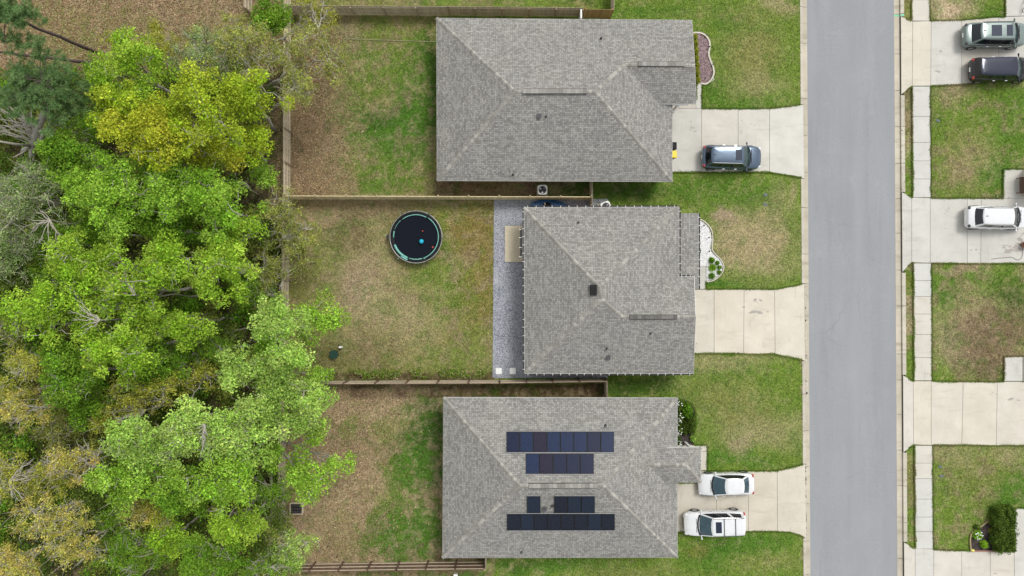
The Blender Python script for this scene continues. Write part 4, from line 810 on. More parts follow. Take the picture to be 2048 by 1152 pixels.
p_slate = m_paint('slate_blue_metallic', lin(74, 90, 108), .45, .22, .4); p_white = m_paint('white_car_paint', (.66, .67, .68), 0, .2); p_sage = m_paint('sage_grey_metallic', lin(112, 126, 122), .3, .25, .4); p_black = m_paint('black_car_paint', (.010, .010, .013), .0, .12, .4); p_blackroof = m_paint('dark_navy_roof', lin(22, 29, 50), .2, .12, .3)
SUV = (([0, .03, .08, .16, .60, .70, .78, .90, .96, 1], [.95, 1.0, 1.05, 1.07, 1.07, 1.07, 1.05, .98, .90, .74]), .79, .65, .10, .035)
SED = (([0, .03, .08, .18, .40, .66, .78, .90, .96, 1], [.82, .93, .95, .96, .93, .93, .90, .80, .72, .58]), .765, .545, .225, .085)
VAN = (([0, .03, .08, .16, .60, .72, .80, .92, .97, 1], [.92, 1.0, 1.04, 1.06, 1.04, 1.03, 1.0, .92, .82, .66]), .79, .66, .06, .025)
car('parked_car', 'slate blue gray SUV with one small sunroof on the driveway of the top house', 'car', 1464, 314, -1.0, 4.85, 1.98, 1.74, SUV, p_slate, wind='wind', sunroof=[(.505, .612)], rails='steel', plate=True, taper=.72)
car('parked_car', 'white sedan parked nose toward the solar panel house', 'car', 1453.5, 970, 181.5, 4.55, 1.84, 1.44, SED, p_white, wind='wind2', rear_red=True, belt=.92, taper=.70, windmat2='wind2', grille='dgrey')
car('parked_car', 'white SUV with cross bars on its roof rails and a small sunroof', 'car', 1430, 1047.5, 181.5, 5.05, 2.02, 1.80, (SUV[0], .785, .59, .06, .025), p_white, wind='wind2', sunroof=[(.445, .54)], rails='dgrey', bars=(.225, .405), taper=.74, split=(0, .03, .32, .325, .60, .67, .93, 1))
car('parked_car', 'light sage gray SUV with two roof windows on the upper right driveway', 'car', 1992, 68.5, 0.5, 5.2, 2.0, 1.74, (SUV[0], .82, .69, .165, .075), p_sage, wind='wind', sunroof=[(.315, .475), (.55, .645)], rails='dgrey', plate=True, rear_red=False, taper=.74)
car('parked_car', 'black minivan like car with a dark glossy roof, beside the sage gray SUV', 'car', 2004.5, 137.5, 0.5, 5.1, 1.95, 1.62, VAN, p_black, roof_mat=p_blackroof, wind='wind', rear_red=True, taper=.76)
car('parked_car', 'white crossover on the stained driveway at the right edge beside the bench', 'car', 1996, 434.5, -.5, 5.05, 1.92, 1.68, (SUV[0], .82, .66, .165, .085), p_white, wind='glass', rails='steel', plate=True, rear_red=False, taper=.74)

# ------------------------------------------------------------------ back yard things
def trampoline():
    c = P(832, 474, .85); root = empty('trampoline', (c.x, c.y, 0), 0, 'round black trampoline with teal foam edging in the brown middle back yard', 'trampoline')
    Rr = 2.14; ang = lambda d: (math.cos(R(d)), math.sin(R(d)))
    m = MB(); k = 48
    vs = [(0, 0, .80)] + [(1.84 * math.cos(2 * math.pi * j / k), 1.84 * math.sin(2 * math.pi * j / k), .86) for j in range(k)]; m.mesh(vs, [(0, 1 + j, 1 + (j + 1) % k) for j in range(k)]); m.build('jumping_mat', MT['mat'], root, smooth=True)
    m = MB(); m.tube([(Rr * math.cos(2 * math.pi * j / k), Rr * math.sin(2 * math.pi * j / k), .88) for j in range(k)], .035, 8, closed=True); m.build('frame_ring', MT['steel'], root, smooth=True)
    m = MB(); vs = []
    for j in range(k):
        a = 2 * math.pi * j / k; w_ = .012 * math.sin(a * 9); vs += [(1.80 * math.cos(a), 1.80 * math.sin(a), .885), (1.95 * math.cos(a), 1.95 * math.sin(a), .93 + w_), (2.10 * math.cos(a), 2.10 * math.sin(a), .90)]
    m.mesh(vs, [(3 * j + i, 3 * j + i + 1, 3 * ((j + 1) % k) + i + 1, 3 * ((j + 1) % k) + i) for j in range(k) for i in range(2)]); m.build('safety_pad', MT['black'], root, smooth=True)
    def arc(a0, a1, r, rad, z, mat, nm):
        m = MB(); n = max(3, int(abs(a1 - a0) / 9)); m.tube([(r * ang(a0 + (a1 - a0) * i / n)[0], r * ang(a0 + (a1 - a0) * i / n)[1], z + random.uniform(-.01, .01)) for i in range(n + 1)], rad, 6); m.build(nm, MT[mat], root, smooth=True)
    arc(62, 128, 1.82, .042, .95, 'teal', 'foam_edge'); arc(58, -72, 1.85, .042, .95, 'teal', 'foam_edge'); arc(-74, -108, 1.84, .045, .95, 'teal', 'foam_edge'); arc(-112, -160, 1.86, .10, .93, 'teal', 'foam_edge'); arc(165, 182, 1.83, .05, .95, 'teal', 'foam_edge'); arc(132, 160, 1.84, .018, .97, 'teal', 'foam_edge'); arc(-110, -128, 2.0, .07, .93, 'teal', 'foam_edge')
    arc(100, 176, 1.97, .05, .97, 'black', 'folded_net'); arc(-60, 40, 2.0, .04, .97, 'black', 'folded_net')
    for tx, ty, in ((771, 471), (800, 424), (854.5, 427), (876.5, 474), (848.5, 517), (796, 517)):
        t = P(tx, ty, 2.35) - Vector((c.x, c.y, 0)); a = math.atan2(t.y, t.x); m = MB(); b0 = Vector((2.17 * math.cos(a), 2.17 * math.sin(a), 0)); t2 = Vector((t.x, t.y, 2.3))
        m.tube([b0, b0 + Vector((0, 0, .95)), t2], .02, 8, 0); m.sphere(tuple(t2 + Vector((0, 0, .02))), .045, 1); m.build('net_pole', [MT['dgrey'], MT['teal']], root)
    for j in range(6):
        a = R(15 + 60 * j); m = MB(); m.tube([(2.1 * math.cos(a - .16), 2.1 * math.sin(a - .16), .86), (2.1 * math.cos(a - .16), 2.1 * math.sin(a - .16), .03), (2.1 * math.cos(a + .16), 2.1 * math.sin(a + .16), .03), (2.1 * math.cos(a + .16), 2.1 * math.sin(a + .16), .86)], .025, 6); m.build('leg', MT['steel'], root)
    m = MB(); 
    for y in (0, .28, .56): m.beam((-2.50 + y * .3, -.2 + .0, .15 + y), (-2.50 + y * .3, .2, .15 + y), .06, .03)
    m.beam((-2.53, -.2, 0), (-2.28, -.2, .9), .04, .04); m.beam((-2.53, .2, 0), (-2.28, .2, .9), .04, .04); m.build('ladder', MT['dgrey'], root)
trampoline()
p = P(843, 483, .95); m = MB(); m.sphere((p.x, p.y, 1.02), .19, n=24, q=16); tag(m.build('ball', MT['cyan'], smooth=True), 'bright cyan ball lying on the black trampoline mat', 'ball')
for x, y, r_, lb in ((865.5, 494.5, .09, 'dark red toy near the right edge of the trampoline mat'), (845, 462, .07, 'small brown red ball above the cyan ball on the trampoline')):
    p = P(x, y, .95); m = MB(); m.sphere((p.x, p.y, .86 + r_), r_); tag(m.build('toy_ball', MT['rball'], smooth=True), lb, 'toy')
# kayak
kr = empty('kayak', P(1096, 411, 0), R(-1), 'blue kayak with a black seat lying on gravel beside the fence', 'kayak'); m = MB(); vs = []; n = 20
for i in range(n + 1):
    u = -1 + 2 * i / n; w_ = .46 * max(.02, (1 - abs(u) ** 2.3)) ** .8; zt = .34 + .12 * u * u; x = 1.5 * u
    vs += [(x, 0, .03 + .12 * u ** 4), (x, w_ * .75, .08 + .1 * u ** 4), (x, w_, zt - .04), (x, w_ * .9, zt), (x, w_ * .45, zt + .02), (x, 0, zt + .03), (x, -w_ * .45, zt + .02), (x, -w_ * .9, zt), (x, -w_, zt - .04), (x, -w_ * .75, .08 + .1 * u ** 4)]
m.mesh(vs, [(i * 10 + j, (i + 1) * 10 + j, (i + 1) * 10 + (j + 1) % 10, i * 10 + (j + 1) % 10) for i in range(n) for j in range(10)]); m.build('hull', MT['kayak'], kr, smooth=True)
m = MB(); m.sphere((-.10, 0, .38), .30, n=16, sc=(1.1, .85, .22)); m.build('seat', MT['black'], kr, smooth=True)
m = MB(); m.tube([(.35 + .55 * math.cos(a * .3926), .26 * math.sin(a * .3926), .40) for a in range(16)], .02, 6, closed=True); m.build('cockpit_rim', MT['black'], kr)
for x in (-1.05, -.62, 1.02): m = MB(); m.tube([(x, -.27, .40), (x, 0, .44), (x, .27, .40)], .018, 5); m.build('strap', MT['black'], kr)
m = MB(); m.beam((-.28, -.02, .48), (-.28, .18, .52), .1, .06); m.build('hatch_handle', MT['beige'], kr)
def ac_unit(px, py, label, rz=0):
    p = P(px, py, .85); r = empty('air_conditioner', (p.x, p.y, 0), rz, label, 'air conditioner', 'air conditioning units beside the houses'); m = MB()
    m.box(-.36, -.36, .06, .36, .36, .80); m.build('casing', MT['dgrey'], r)
    m = MB(); k = 32; sq = []
    for j in range(k):
        a = 2 * math.pi * (j + .5) / k; c_, s_ = math.cos(a), math.sin(a); q = .40 / (abs(c_) ** 5 + abs(s_) ** 5) ** .2; sq.append((q * c_, q * s_))
    vs = [(x, y, .82) for x, y in sq] + [(x, y, .86) for x, y in sq] + [(.32 * math.cos(2 * math.pi * (j + .5) / k), .32 * math.sin(2 * math.pi * (j + .5) / k), .87) for j in range(k)] + [(.31 * math.cos(2 * math.pi * (j + .5) / k), .31 * math.sin(2 * math.pi * (j + .5) / k), .78) for j in range(k)]
    m.mesh(vs, [(i * k + j, i * k + (j + 1) % k, (i + 1) * k + (j + 1) % k, (i + 1) * k + j) for i in range(3) for j in range(k)]); m.build('top_frame', MT['white'], r)
    for j in range(3):
        m = MB(); a = 2 * math.pi * j / 3 + .5; m.mesh([(0.05 * math.cos(a), .05 * math.sin(a), .815), (.27 * math.cos(a - .25), .27 * math.sin(a - .25), .83), (.27 * math.cos(a + .32), .27 * math.sin(a + .32), .805)], [(0, 1, 2)]); m.build('fan_blade', MT['rim'], r)
    m = MB(); m.cyl((0, 0), .07, .81, .845); m.build('fan_hub', MT['black'], r)
    m = MB(); [m.tube([(q * math.cos(2 * math.pi * j / 24), q * math.sin(2 * math.pi * j / 24), .86) for j in range(24)], .006, 4, closed=True) for q in (.1, .2, .28)]; m.build('grille', MT['dgrey'], r)
    m = MB(); m.box(-.45, -.45, 0, .45, .45, .06); m.build('pad', MT['slab'], r)
ac_unit(1085, 379.5, 'square white topped air conditioner between the top house and the pale fence'); ac_unit(1212, 413, 'white topped air conditioner half hidden under the edge of the middle roof', .4)
def bin_(px, py, lid, label):
    p = P(px, py, 1.05); r = empty('trash_bin', (p.x, p.y, 0.035), 0, label, 'trash bin', 'trash bins against the garage wall'); m = MB()
    v0 = [(-.25, -.24, .03), (.25, -.24, .03), (.25, .24, .03), (-.25, .24, .03)]; v1 = [(-.34, -.29, 1.0), (.33, -.29, 1.0), (.33, .29, 1.0), (-.34, .29, 1.0)]
    m.mesh(v0 + v1, [(3, 2, 1, 0), (4, 5, 6, 7), (0, 1, 5, 4), (1, 2, 6, 5), (2, 3, 7, 6), (3, 0, 4, 7)]); m.build('bin_body', MT['black'], r)
    m = MB(); m.mesh([(-.36, -.31, 1.0), (.36, -.31, 1.0), (.36, .31, 1.0), (-.36, .31, 1.0), (-.32, -.26, 1.08), (.30, -.26, 1.05), (.30, .26, 1.05), (-.32, .26, 1.08)], [(3, 2, 1, 0), (4, 5, 6, 7), (0, 1, 5, 4), (1, 2, 6, 5), (2, 3, 7, 6), (3, 0, 4, 7)]); o = m.build('lid', MT[lid], r); bv = o.modifiers.new('b', 'BEVEL'); bv.width = .02; bv.segments = 2
    for s_ in (1, -1): m = MB(); m.tube([(-.3, s_ * .24, .11), (-.3, s_ * .29, .11)], .11, 12); m.build('wheel', MT['rubber'], r)
bin_(1345, 291.5, 'black', 'black trash bin peeking out from the eave beside the yellow lidded one'); bin_(1345.2, 308.5, 'yellow', 'trash bin with a bright yellow lid peeking out from the roof edge')
# planter
p = P(595, 1015); pl = empty('planter_box', (p.x, p.y, 0), 0, 'raised planter box of dark soil with pale board edges beside the back fence', 'planter'); m = MB(); m.box(-.46, -.40, 0, .46, .40, .30); m.build('soil', MT['soil'], pl)
for x0_, y0_, x1_, y1_ in ((-.53, -.46, -.47, .46), (.47, -.46, .53, .46), (-.47, -.46, .47, -.41), (-.47, .41, .47, .46)): m = MB(); m.box(x0_, y0_, 0, x1_, y1_, .38, 0, (1.25, 1.25, 1.3)); m.build('board', MT['wood'], pl, color=True)
for i in range(4):
    for j in range(3): m = MB(); m.cyl((-.32 + .21 * i, -.25 + .24 * j), .07, .30, .37, 10, 0, r2=.085); m.build('seed_pot', MT['dgrey'], pl)
# garden clutter by the branches
p = P(670, 708); m = MB(); m.cyl((p.x, p.y), .32, 0, .5, 18, r2=.36); tag(m.build('garden_tub', simple('dark_green_plastic', (.01, .05, .035), .5)), 'dark green round garden tub under the overhanging bright branches', 'tub')
m = MB(); a = P(675, 708); c = P(702, 703); m.tube([a, a + Vector((.15, .12, .5)), (a + c) / 2 + Vector((0, .25, .75)), c + Vector((-.1, .1, .4)), c], .02, 6); tag(m.build('garden_hoop', MT['strawedge'], smooth=True), 'thin tan arched garden hoop beside the dark green tub', 'hoop')
m = MB(); a = P(680, 700); m.tube([a, a + Vector((0, .55, .6))], .03, 8); m.box(a.x + .02, a.y + .2, .1, a.x + .26, a.y + .34, .5, 1); tag(m.build('garden_stake', [MT['dgrey'], MT['white']]), 'short dark garden stake with a pale tag above the tub', 'stake')
# bench + block at right edge, pot, hose line
p = P(2036.5, 372); bn = empty('bench', (p.x, p.y, 0.035), 0, 'small gray slatted bench on the porch slab at the right edge', 'bench')
for i in range(5): m = MB(); m.beam((-.20 + .10 * i, -.68, .44), (-.20 + .10 * i, .68, .44), .07, .03, 0, (.55, .5, .48)); m.build('seat_slat', MT['redwood'], bn, color=True)
for y in (-.6, .6):
    for x in (-.18, .18): m = MB(); m.box(x - .03, y - .03, 0, x + .03, y + .03, .42); m.build('leg', MT['redwood'], bn, color=True)
for z in (.62, .78): m = MB(); m.beam((.25, -.68, z), (.25, .68, z), .03, .09); m.build('back_slat', MT['redwood'], bn, color=True)
pw = empty('porch_wall', P(2060, 367), 0, 'beige porch wall corner with a flat cap behind the gray bench', 'wall'); m = MB(); m.box(-.62, -1.15, 0, .7, 1.15, 2.3); m.build('wall_body', MT['beige'], pw); m = MB(); m.box(-.68, -1.2, 2.3, .76, 1.2, 2.38); m.build('cap', MT['slab'], pw)
p = P(2046, 490); pt = empty('flower_pot', (p.x, p.y, .035), 0, 'round terracotta pot on the stained driveway at the right edge', 'pot'); m = MB(); m.cyl((0, 0), .22, 0, .36, 18, r2=.34); m.build('pot_body', MT['pot'], pt); m = MB(); m.cyl((0, 0), .30, .362, .37, 16); m.build('soil', MT['soil'], pt)
m = MB(); m.tube([P(x, y, .05) for x, y in ((1983, 518.5), (1995, 516.5), (2010, 515.5), (2021, 514), (2027, 516), (2034, 520), (2040, 519), (2044, 514), (2046, 504), (2045, 499))], .018, 6); tag(m.build('hose', MT['dgrey'], smooth=True), 'thin dark hose winding across the stained driveway to the terracotta pot', 'hose')
for x, y, lb in ((1530.5, 389.5, 'upper of the two small gray utility covers in the lawn near the street'), (1530.5, 409, 'lower of the two small gray utility covers in the lawn near the street'), (1876, 241.5, 'small gray utility cover in the lawn below the black car'), (1880.5, 933.5, 'upper small gray utility cover beside the lower right sidewalk'), (1883, 952, 'lower small gray utility cover beside the lower right sidewalk')):
    p = P(x, y); r = empty('utility_cover', (p.x, p.y, 0), random.uniform(-.3, .3), lb, 'utility cover', 'utility covers set in the lawns'); m = MB(); m.box(-.15, -.10, -.03, .15, .10, .03); o = m.build('cover', MT['slategrey'] if 'slategrey' in MT else MT.setdefault('slategrey', simple('slate_grey_plastic', (.13, .15, .17), .6)), r); m = MB(); m.tube([(.11 * math.cos(a), .07 * math.sin(a), .032) for a in [i * .785 for i in range(8)]], .008, 4, closed=True); m.build('rim_ring', MT['dgrey'], r)
p = P(912, 1149); m = MB(); m.box(p.x - .14, p.y - .16, 0, p.x + .14, p.y + .16, .4); m.box(p.x - .17, p.y - .19, .4, p.x + .17, p.y + .19, .44); tag(m.build('meter_box', MT['white']), 'small pale box in the grass just below the bottom fence', 'box')
p = P(1425, 160, .3); m = MB(); m.tube([(p.x - .12, p.y - .12, .02), (p.x - .05, p.y - .08, .35), (p.x + .1, p.y, .42), (p.x + .06, p.y + .16, .3), (p.x + .0, p.y + .2, .3)], .022, 6); tag(m.build('garden_ornament', MT['white'], smooth=True), 'small curled white ornament at the outer edge of the purple mulch bed', 'ornament')
p = P(2046, 12); bk = empty('bicycle', (p.x, p.y, .035), R(80), 'black child bicycle at the top right corner of the driveway', 'bicycle')
for x in (-.4, .4): m = MB(); m.tube([(x + .24 * math.cos(i * .3927), 0, .25 + .24 * math.sin(i * .3927)) for i in range(16)], .022, 6, closed=True); m.build('wheel', MT['rubber'], bk)
m = MB(); m.tube([(-.4, 0, .25), (-.1, 0, .55), (.3, 0, .6), (.4, 0, .25)], .02, 6); m.tube([(-.1, 0, .55), (0, 0, .25), (.3, 0, .6)], .018, 6); m.tube([(-.1, 0, .5), (-.15, 0, .72)], .015, 6); m.build('frame', MT['black'], bk); m = MB(); m.tube([(.3, 0, .6), (.28, 0, .8)], .015, 6); m.tube([(.2, .22, .84), (.28, 0, .8), (.2, -.22, .84)], .014, 6); m.build('handlebar', MT['black'], bk); m = MB(); m.sphere((-.16, 0, .74), .1, sc=(1.3, .7, .35)); m.build('saddle', MT['black'], bk)

# ------------------------------------------------------------------ planting
def jitcol(base, n, sat=.18, hue=.10, r=rng):
    b_ = np.array(base); v = np.exp(r.normal(0, sat, (n, 1))); h = r.normal(0, hue, (n, 3)) * np.array([1, .35, .8]); return np.clip(b_ * v * (1 + h), .003, .95)
def leaves(cen, size, nrm, upb=.6, asp=.62, r=rng):
    """rhombic leaf sprays at cen, leaning along nrm"""
    n = len(cen); d = r.normal(0, 1, (n, 3)); d += nrm * 1.0; d[:, 2] += upb; d /= np.linalg.norm(d, axis=1)[:, None]
    q = r.normal(0, 1, (n, 3)); a = np.cross(d, q); a /= np.linalg.norm(a, axis=1)[:, None]; b_ = np.cross(d, a)
    s = size * np.exp(r.normal(0, .25, (n, 1)))
    V = np.stack([cen - a * s, cen + b_ * s * asp - d * s * .15, cen + a * s, cen - b_ * s * asp - d * s * .15], 1).reshape(-1, 3)
    F = np.arange(n * 4).reshape(n, 4); return V, F
def shell(c, r, n, flat=.75, fill=.25, zmin=-.35, rr=rng):
    d = rr.normal(0, 1, (int(n * 1.6), 3)); d /= np.linalg.norm(d, axis=1)[:, None]; d = d[d[:, 2] > zmin][:n]
    t = 1 - fill * rr.random((len(d), 1)) ** 1.5 * 1.6; t = np.clip(t, .15, 1.1)
    lump = 1 + .26 * np.sin(d[:, :1] * 7 + c[0] * 3) * np.cos(d[:, 1:2] * 6 + c[1] * 2) + .12 * rr.normal(0, 1, (len(d), 1))
    return c + d * r * t * lump * np.array([1, 1, flat]), d
LC = {  # leaf albedo for each kind: (main, secondary)
 'lime': (lin(144, 184, 54), lin(176, 204, 80)), 'lime_deep': (lin(110, 152, 48), lin(138, 174, 62)), 'yellow': (lin(158, 186, 52), lin(182, 196, 68)), 'gold': (lin(168, 186, 52), lin(194, 192, 70)),
 'pale': (lin(154, 190, 84), lin(184, 210, 112)), 'olive': (lin(152, 162, 78), lin(182, 186, 104)), 'oliveyellow': (lin(164, 172, 66), lin(186, 186, 86)), 'sage': (lin(138, 164, 96), lin(176, 190, 134)),
 'tan': (lin(212, 192, 108), lin(184, 188, 90)), 'dark': (lin(92, 114, 48), lin(116, 134, 62)), 'pine': (lin(104, 138, 84), lin(136, 162, 106)), 'brownolive': (lin(134, 144, 70), lin(162, 166, 88)), 'greenfresh': (lin(136, 180, 56), lin(166, 200, 82))}
def limb(mb, a, b_, r0, r1, sag=.0, wob=.12, n=5, rr=random):
    a = Vector(a); b_ = Vector(b_); L = (b_ - a).length; pts = []; rad = []
    for i in range(n + 1):
        t = i / n; p = a.lerp(b_, t); k = math.sin(math.pi * t) * L * wob
        p += Vector((rr.uniform(-1, 1), rr.uniform(-1, 1), rr.uniform(-.4, 1))) * k * .5; p.z += math.sin(math.pi * t) * sag * L
        pts.append(p); rad.append(r0 * (1 - t) + r1 * t)
    mb.tube(pts, rad, 5 if r0 < .06 else 8, cap=False); return pts
def tree(name, label, px, py, rpx, zc, kind, cat='tree', group='broadleaf trees in the woods', ry=None, dens=1.0, twigs=.25, wisp=False, clump=None, seed=0, base=None, flat=.55, leaf=None, spread=1.0, trunk_r=None):
    """px,py,rpx: crown centre and radius as seen; zc: height of the crown's widest level"""
    rr = np.random.default_rng(1000 + seed); pr_ = random.Random(seed + 5); c = P(px, py, zc); k = (H - zc) / H / K; rx = rpx * k; ryy = (ry or rpx) * k; Rm = (rx + ryy) / 2
    bx = P(*base, 0) if base else Vector((c.x + pr_.uniform(-.15, .15) * rx, c.y + pr_.uniform(-.15, .15) * ryy, 0))
    if not base: bx.x = min(bx.x, (552 - 1024) / K - pr_.uniform(0, .8))
    root = empty(name, tuple(bx), 0, label, cat, group)
    cr = clump or (.62 if not wisp else .50); rx *= 1.12; ryy *= 1.12; nC = max(5, int(dens * rx * ryy / (cr * cr) * (2.5 if not wisp else 2.3)))
    # lobes give the crown an uneven outline, clumps gather on the lobes
    nl = max(3, int(Rm * 1.7)); lob = []
    for i in range(nl):
        a = 2 * math.pi * (i + rr.uniform(-.3, .3)) / nl; q = rr.uniform(.35, .72) if nl > 3 else .4; lob.append((math.cos(a) * q, math.sin(a) * q, rr.uniform(-.15, .55), rr.uniform(.34, .52)))
    lob.append((rr.uniform(-.1, .1), rr.uniform(-.1, .1), .8, .45))
    Vs = []; Fs = []; Cs = []; off = 0; cl = []
    m0, m1 = np.array(LC[kind][0]), np.array(LC[kind][1])
    for i in range(nC):
        lx, ly, lz, lr = lob[rr.integers(len(lob))]
        d = rr.normal(0, 1, 3); d /= np.linalg.norm(d); d[2] = abs(d[2]) * .9 - .15; t = rr.uniform(.55, 1.0)
        if rr.random() < .3: a_ = rr.uniform(0, 6.283); q_ = math.sqrt(rr.random()) * .8; lx, ly, lz, lr = math.cos(a_) * q_, math.sin(a_) * q_, rr.uniform(-.3, .4) - q_ * .3, .3
        cc = np.array([c.x + (lx + d[0] * lr * t) * rx * spread, c.y + (ly + d[1] * lr * t) * ryy * spread, zc + (lz + d[2] * lr * t * 1.5) * Rm * flat + rr.uniform(-.7, .6)])
        cl.append(cc); r_ = cr * rr.uniform(.6, 1.25); n = int((215 if not wisp else 155) * (r_ / .6) ** 2 * dens ** .2)
        pts, dd = shell(cc, r_, n, .62, .30 if not wisp else .8, -.25, rr)
        if wisp: pts = pts + rr.normal(0, r_ * .16, pts.shape)
        V, F = leaves(pts, (leaf or (.074 if not wisp else .066)), dd * .8, .55, .6 if not wisp else .42, rr)
        mixv = np.clip(rr.normal(.35 if rr.random() < .6 else .75, .2), 0, 1); col = jitcol(m0 * (1 - mixv) + m1 * mixv, len(pts), .28, .06, rr) * rr.uniform(.76, 1.2)
        Vs.append(V); Fs.append(F + off); off += len(V); Cs.append(col)
    crown = fast_mesh('crown', np.vstack(Vs), np.vstack(Fs), MT['leaf'], np.vstack(Cs), root)
    tr = trunk_r or max(.09, .045 * Rm + .04); mb = MB(); fork = bx.lerp(Vector((c.x, c.y, zc)), .55)
    limb(mb, bx, fork, tr, tr * .72, wob=.05, n=6, rr=pr_)
    top = Vector((c.x, c.y, zc + Rm * flat * .3)); limb(mb, fork, top, tr * .7, .05, wob=.08, n=5, rr=pr_)
    br = []
    for lx, ly, lz, lr in lob[:-1]:
        e = Vector((c.x + lx * rx, c.y + ly * ryy, zc + lz * Rm * flat)); st_ = fork.lerp(top, pr_.uniform(0, .5)); br.append(limb(mb, st_, e, tr * .42, .04, sag=.04, n=6, rr=pr_))
    tips = [Vector(x) for x in cl]
    pr_.shuffle(tips)
    for e in tips[:int(len(tips) * (.55 if not wisp else .8))]:
        b0 = min((q for b2 in br for q in b2[2:]), key=lambda q: (q - e).length); limb(mb, b0, e + Vector((0, 0, pr_.uniform(-.1, .35))), .032, .012, n=4, wob=.22, rr=pr_)
        if pr_.random() < twigs:      # bare twig spray standing proud of the leaves
            for _ in range(4): limb(mb, e + Vector((0, 0, -.1)), e + Vector((pr_.uniform(-.8, .8), pr_.uniform(-.8, .8), pr_.uniform(.3, .75))), .018, .006, n=3, wob=.2, rr=pr_)
    mb.build('trunk', MT['bark'], root, smooth=True)
    loc_children(root); return root
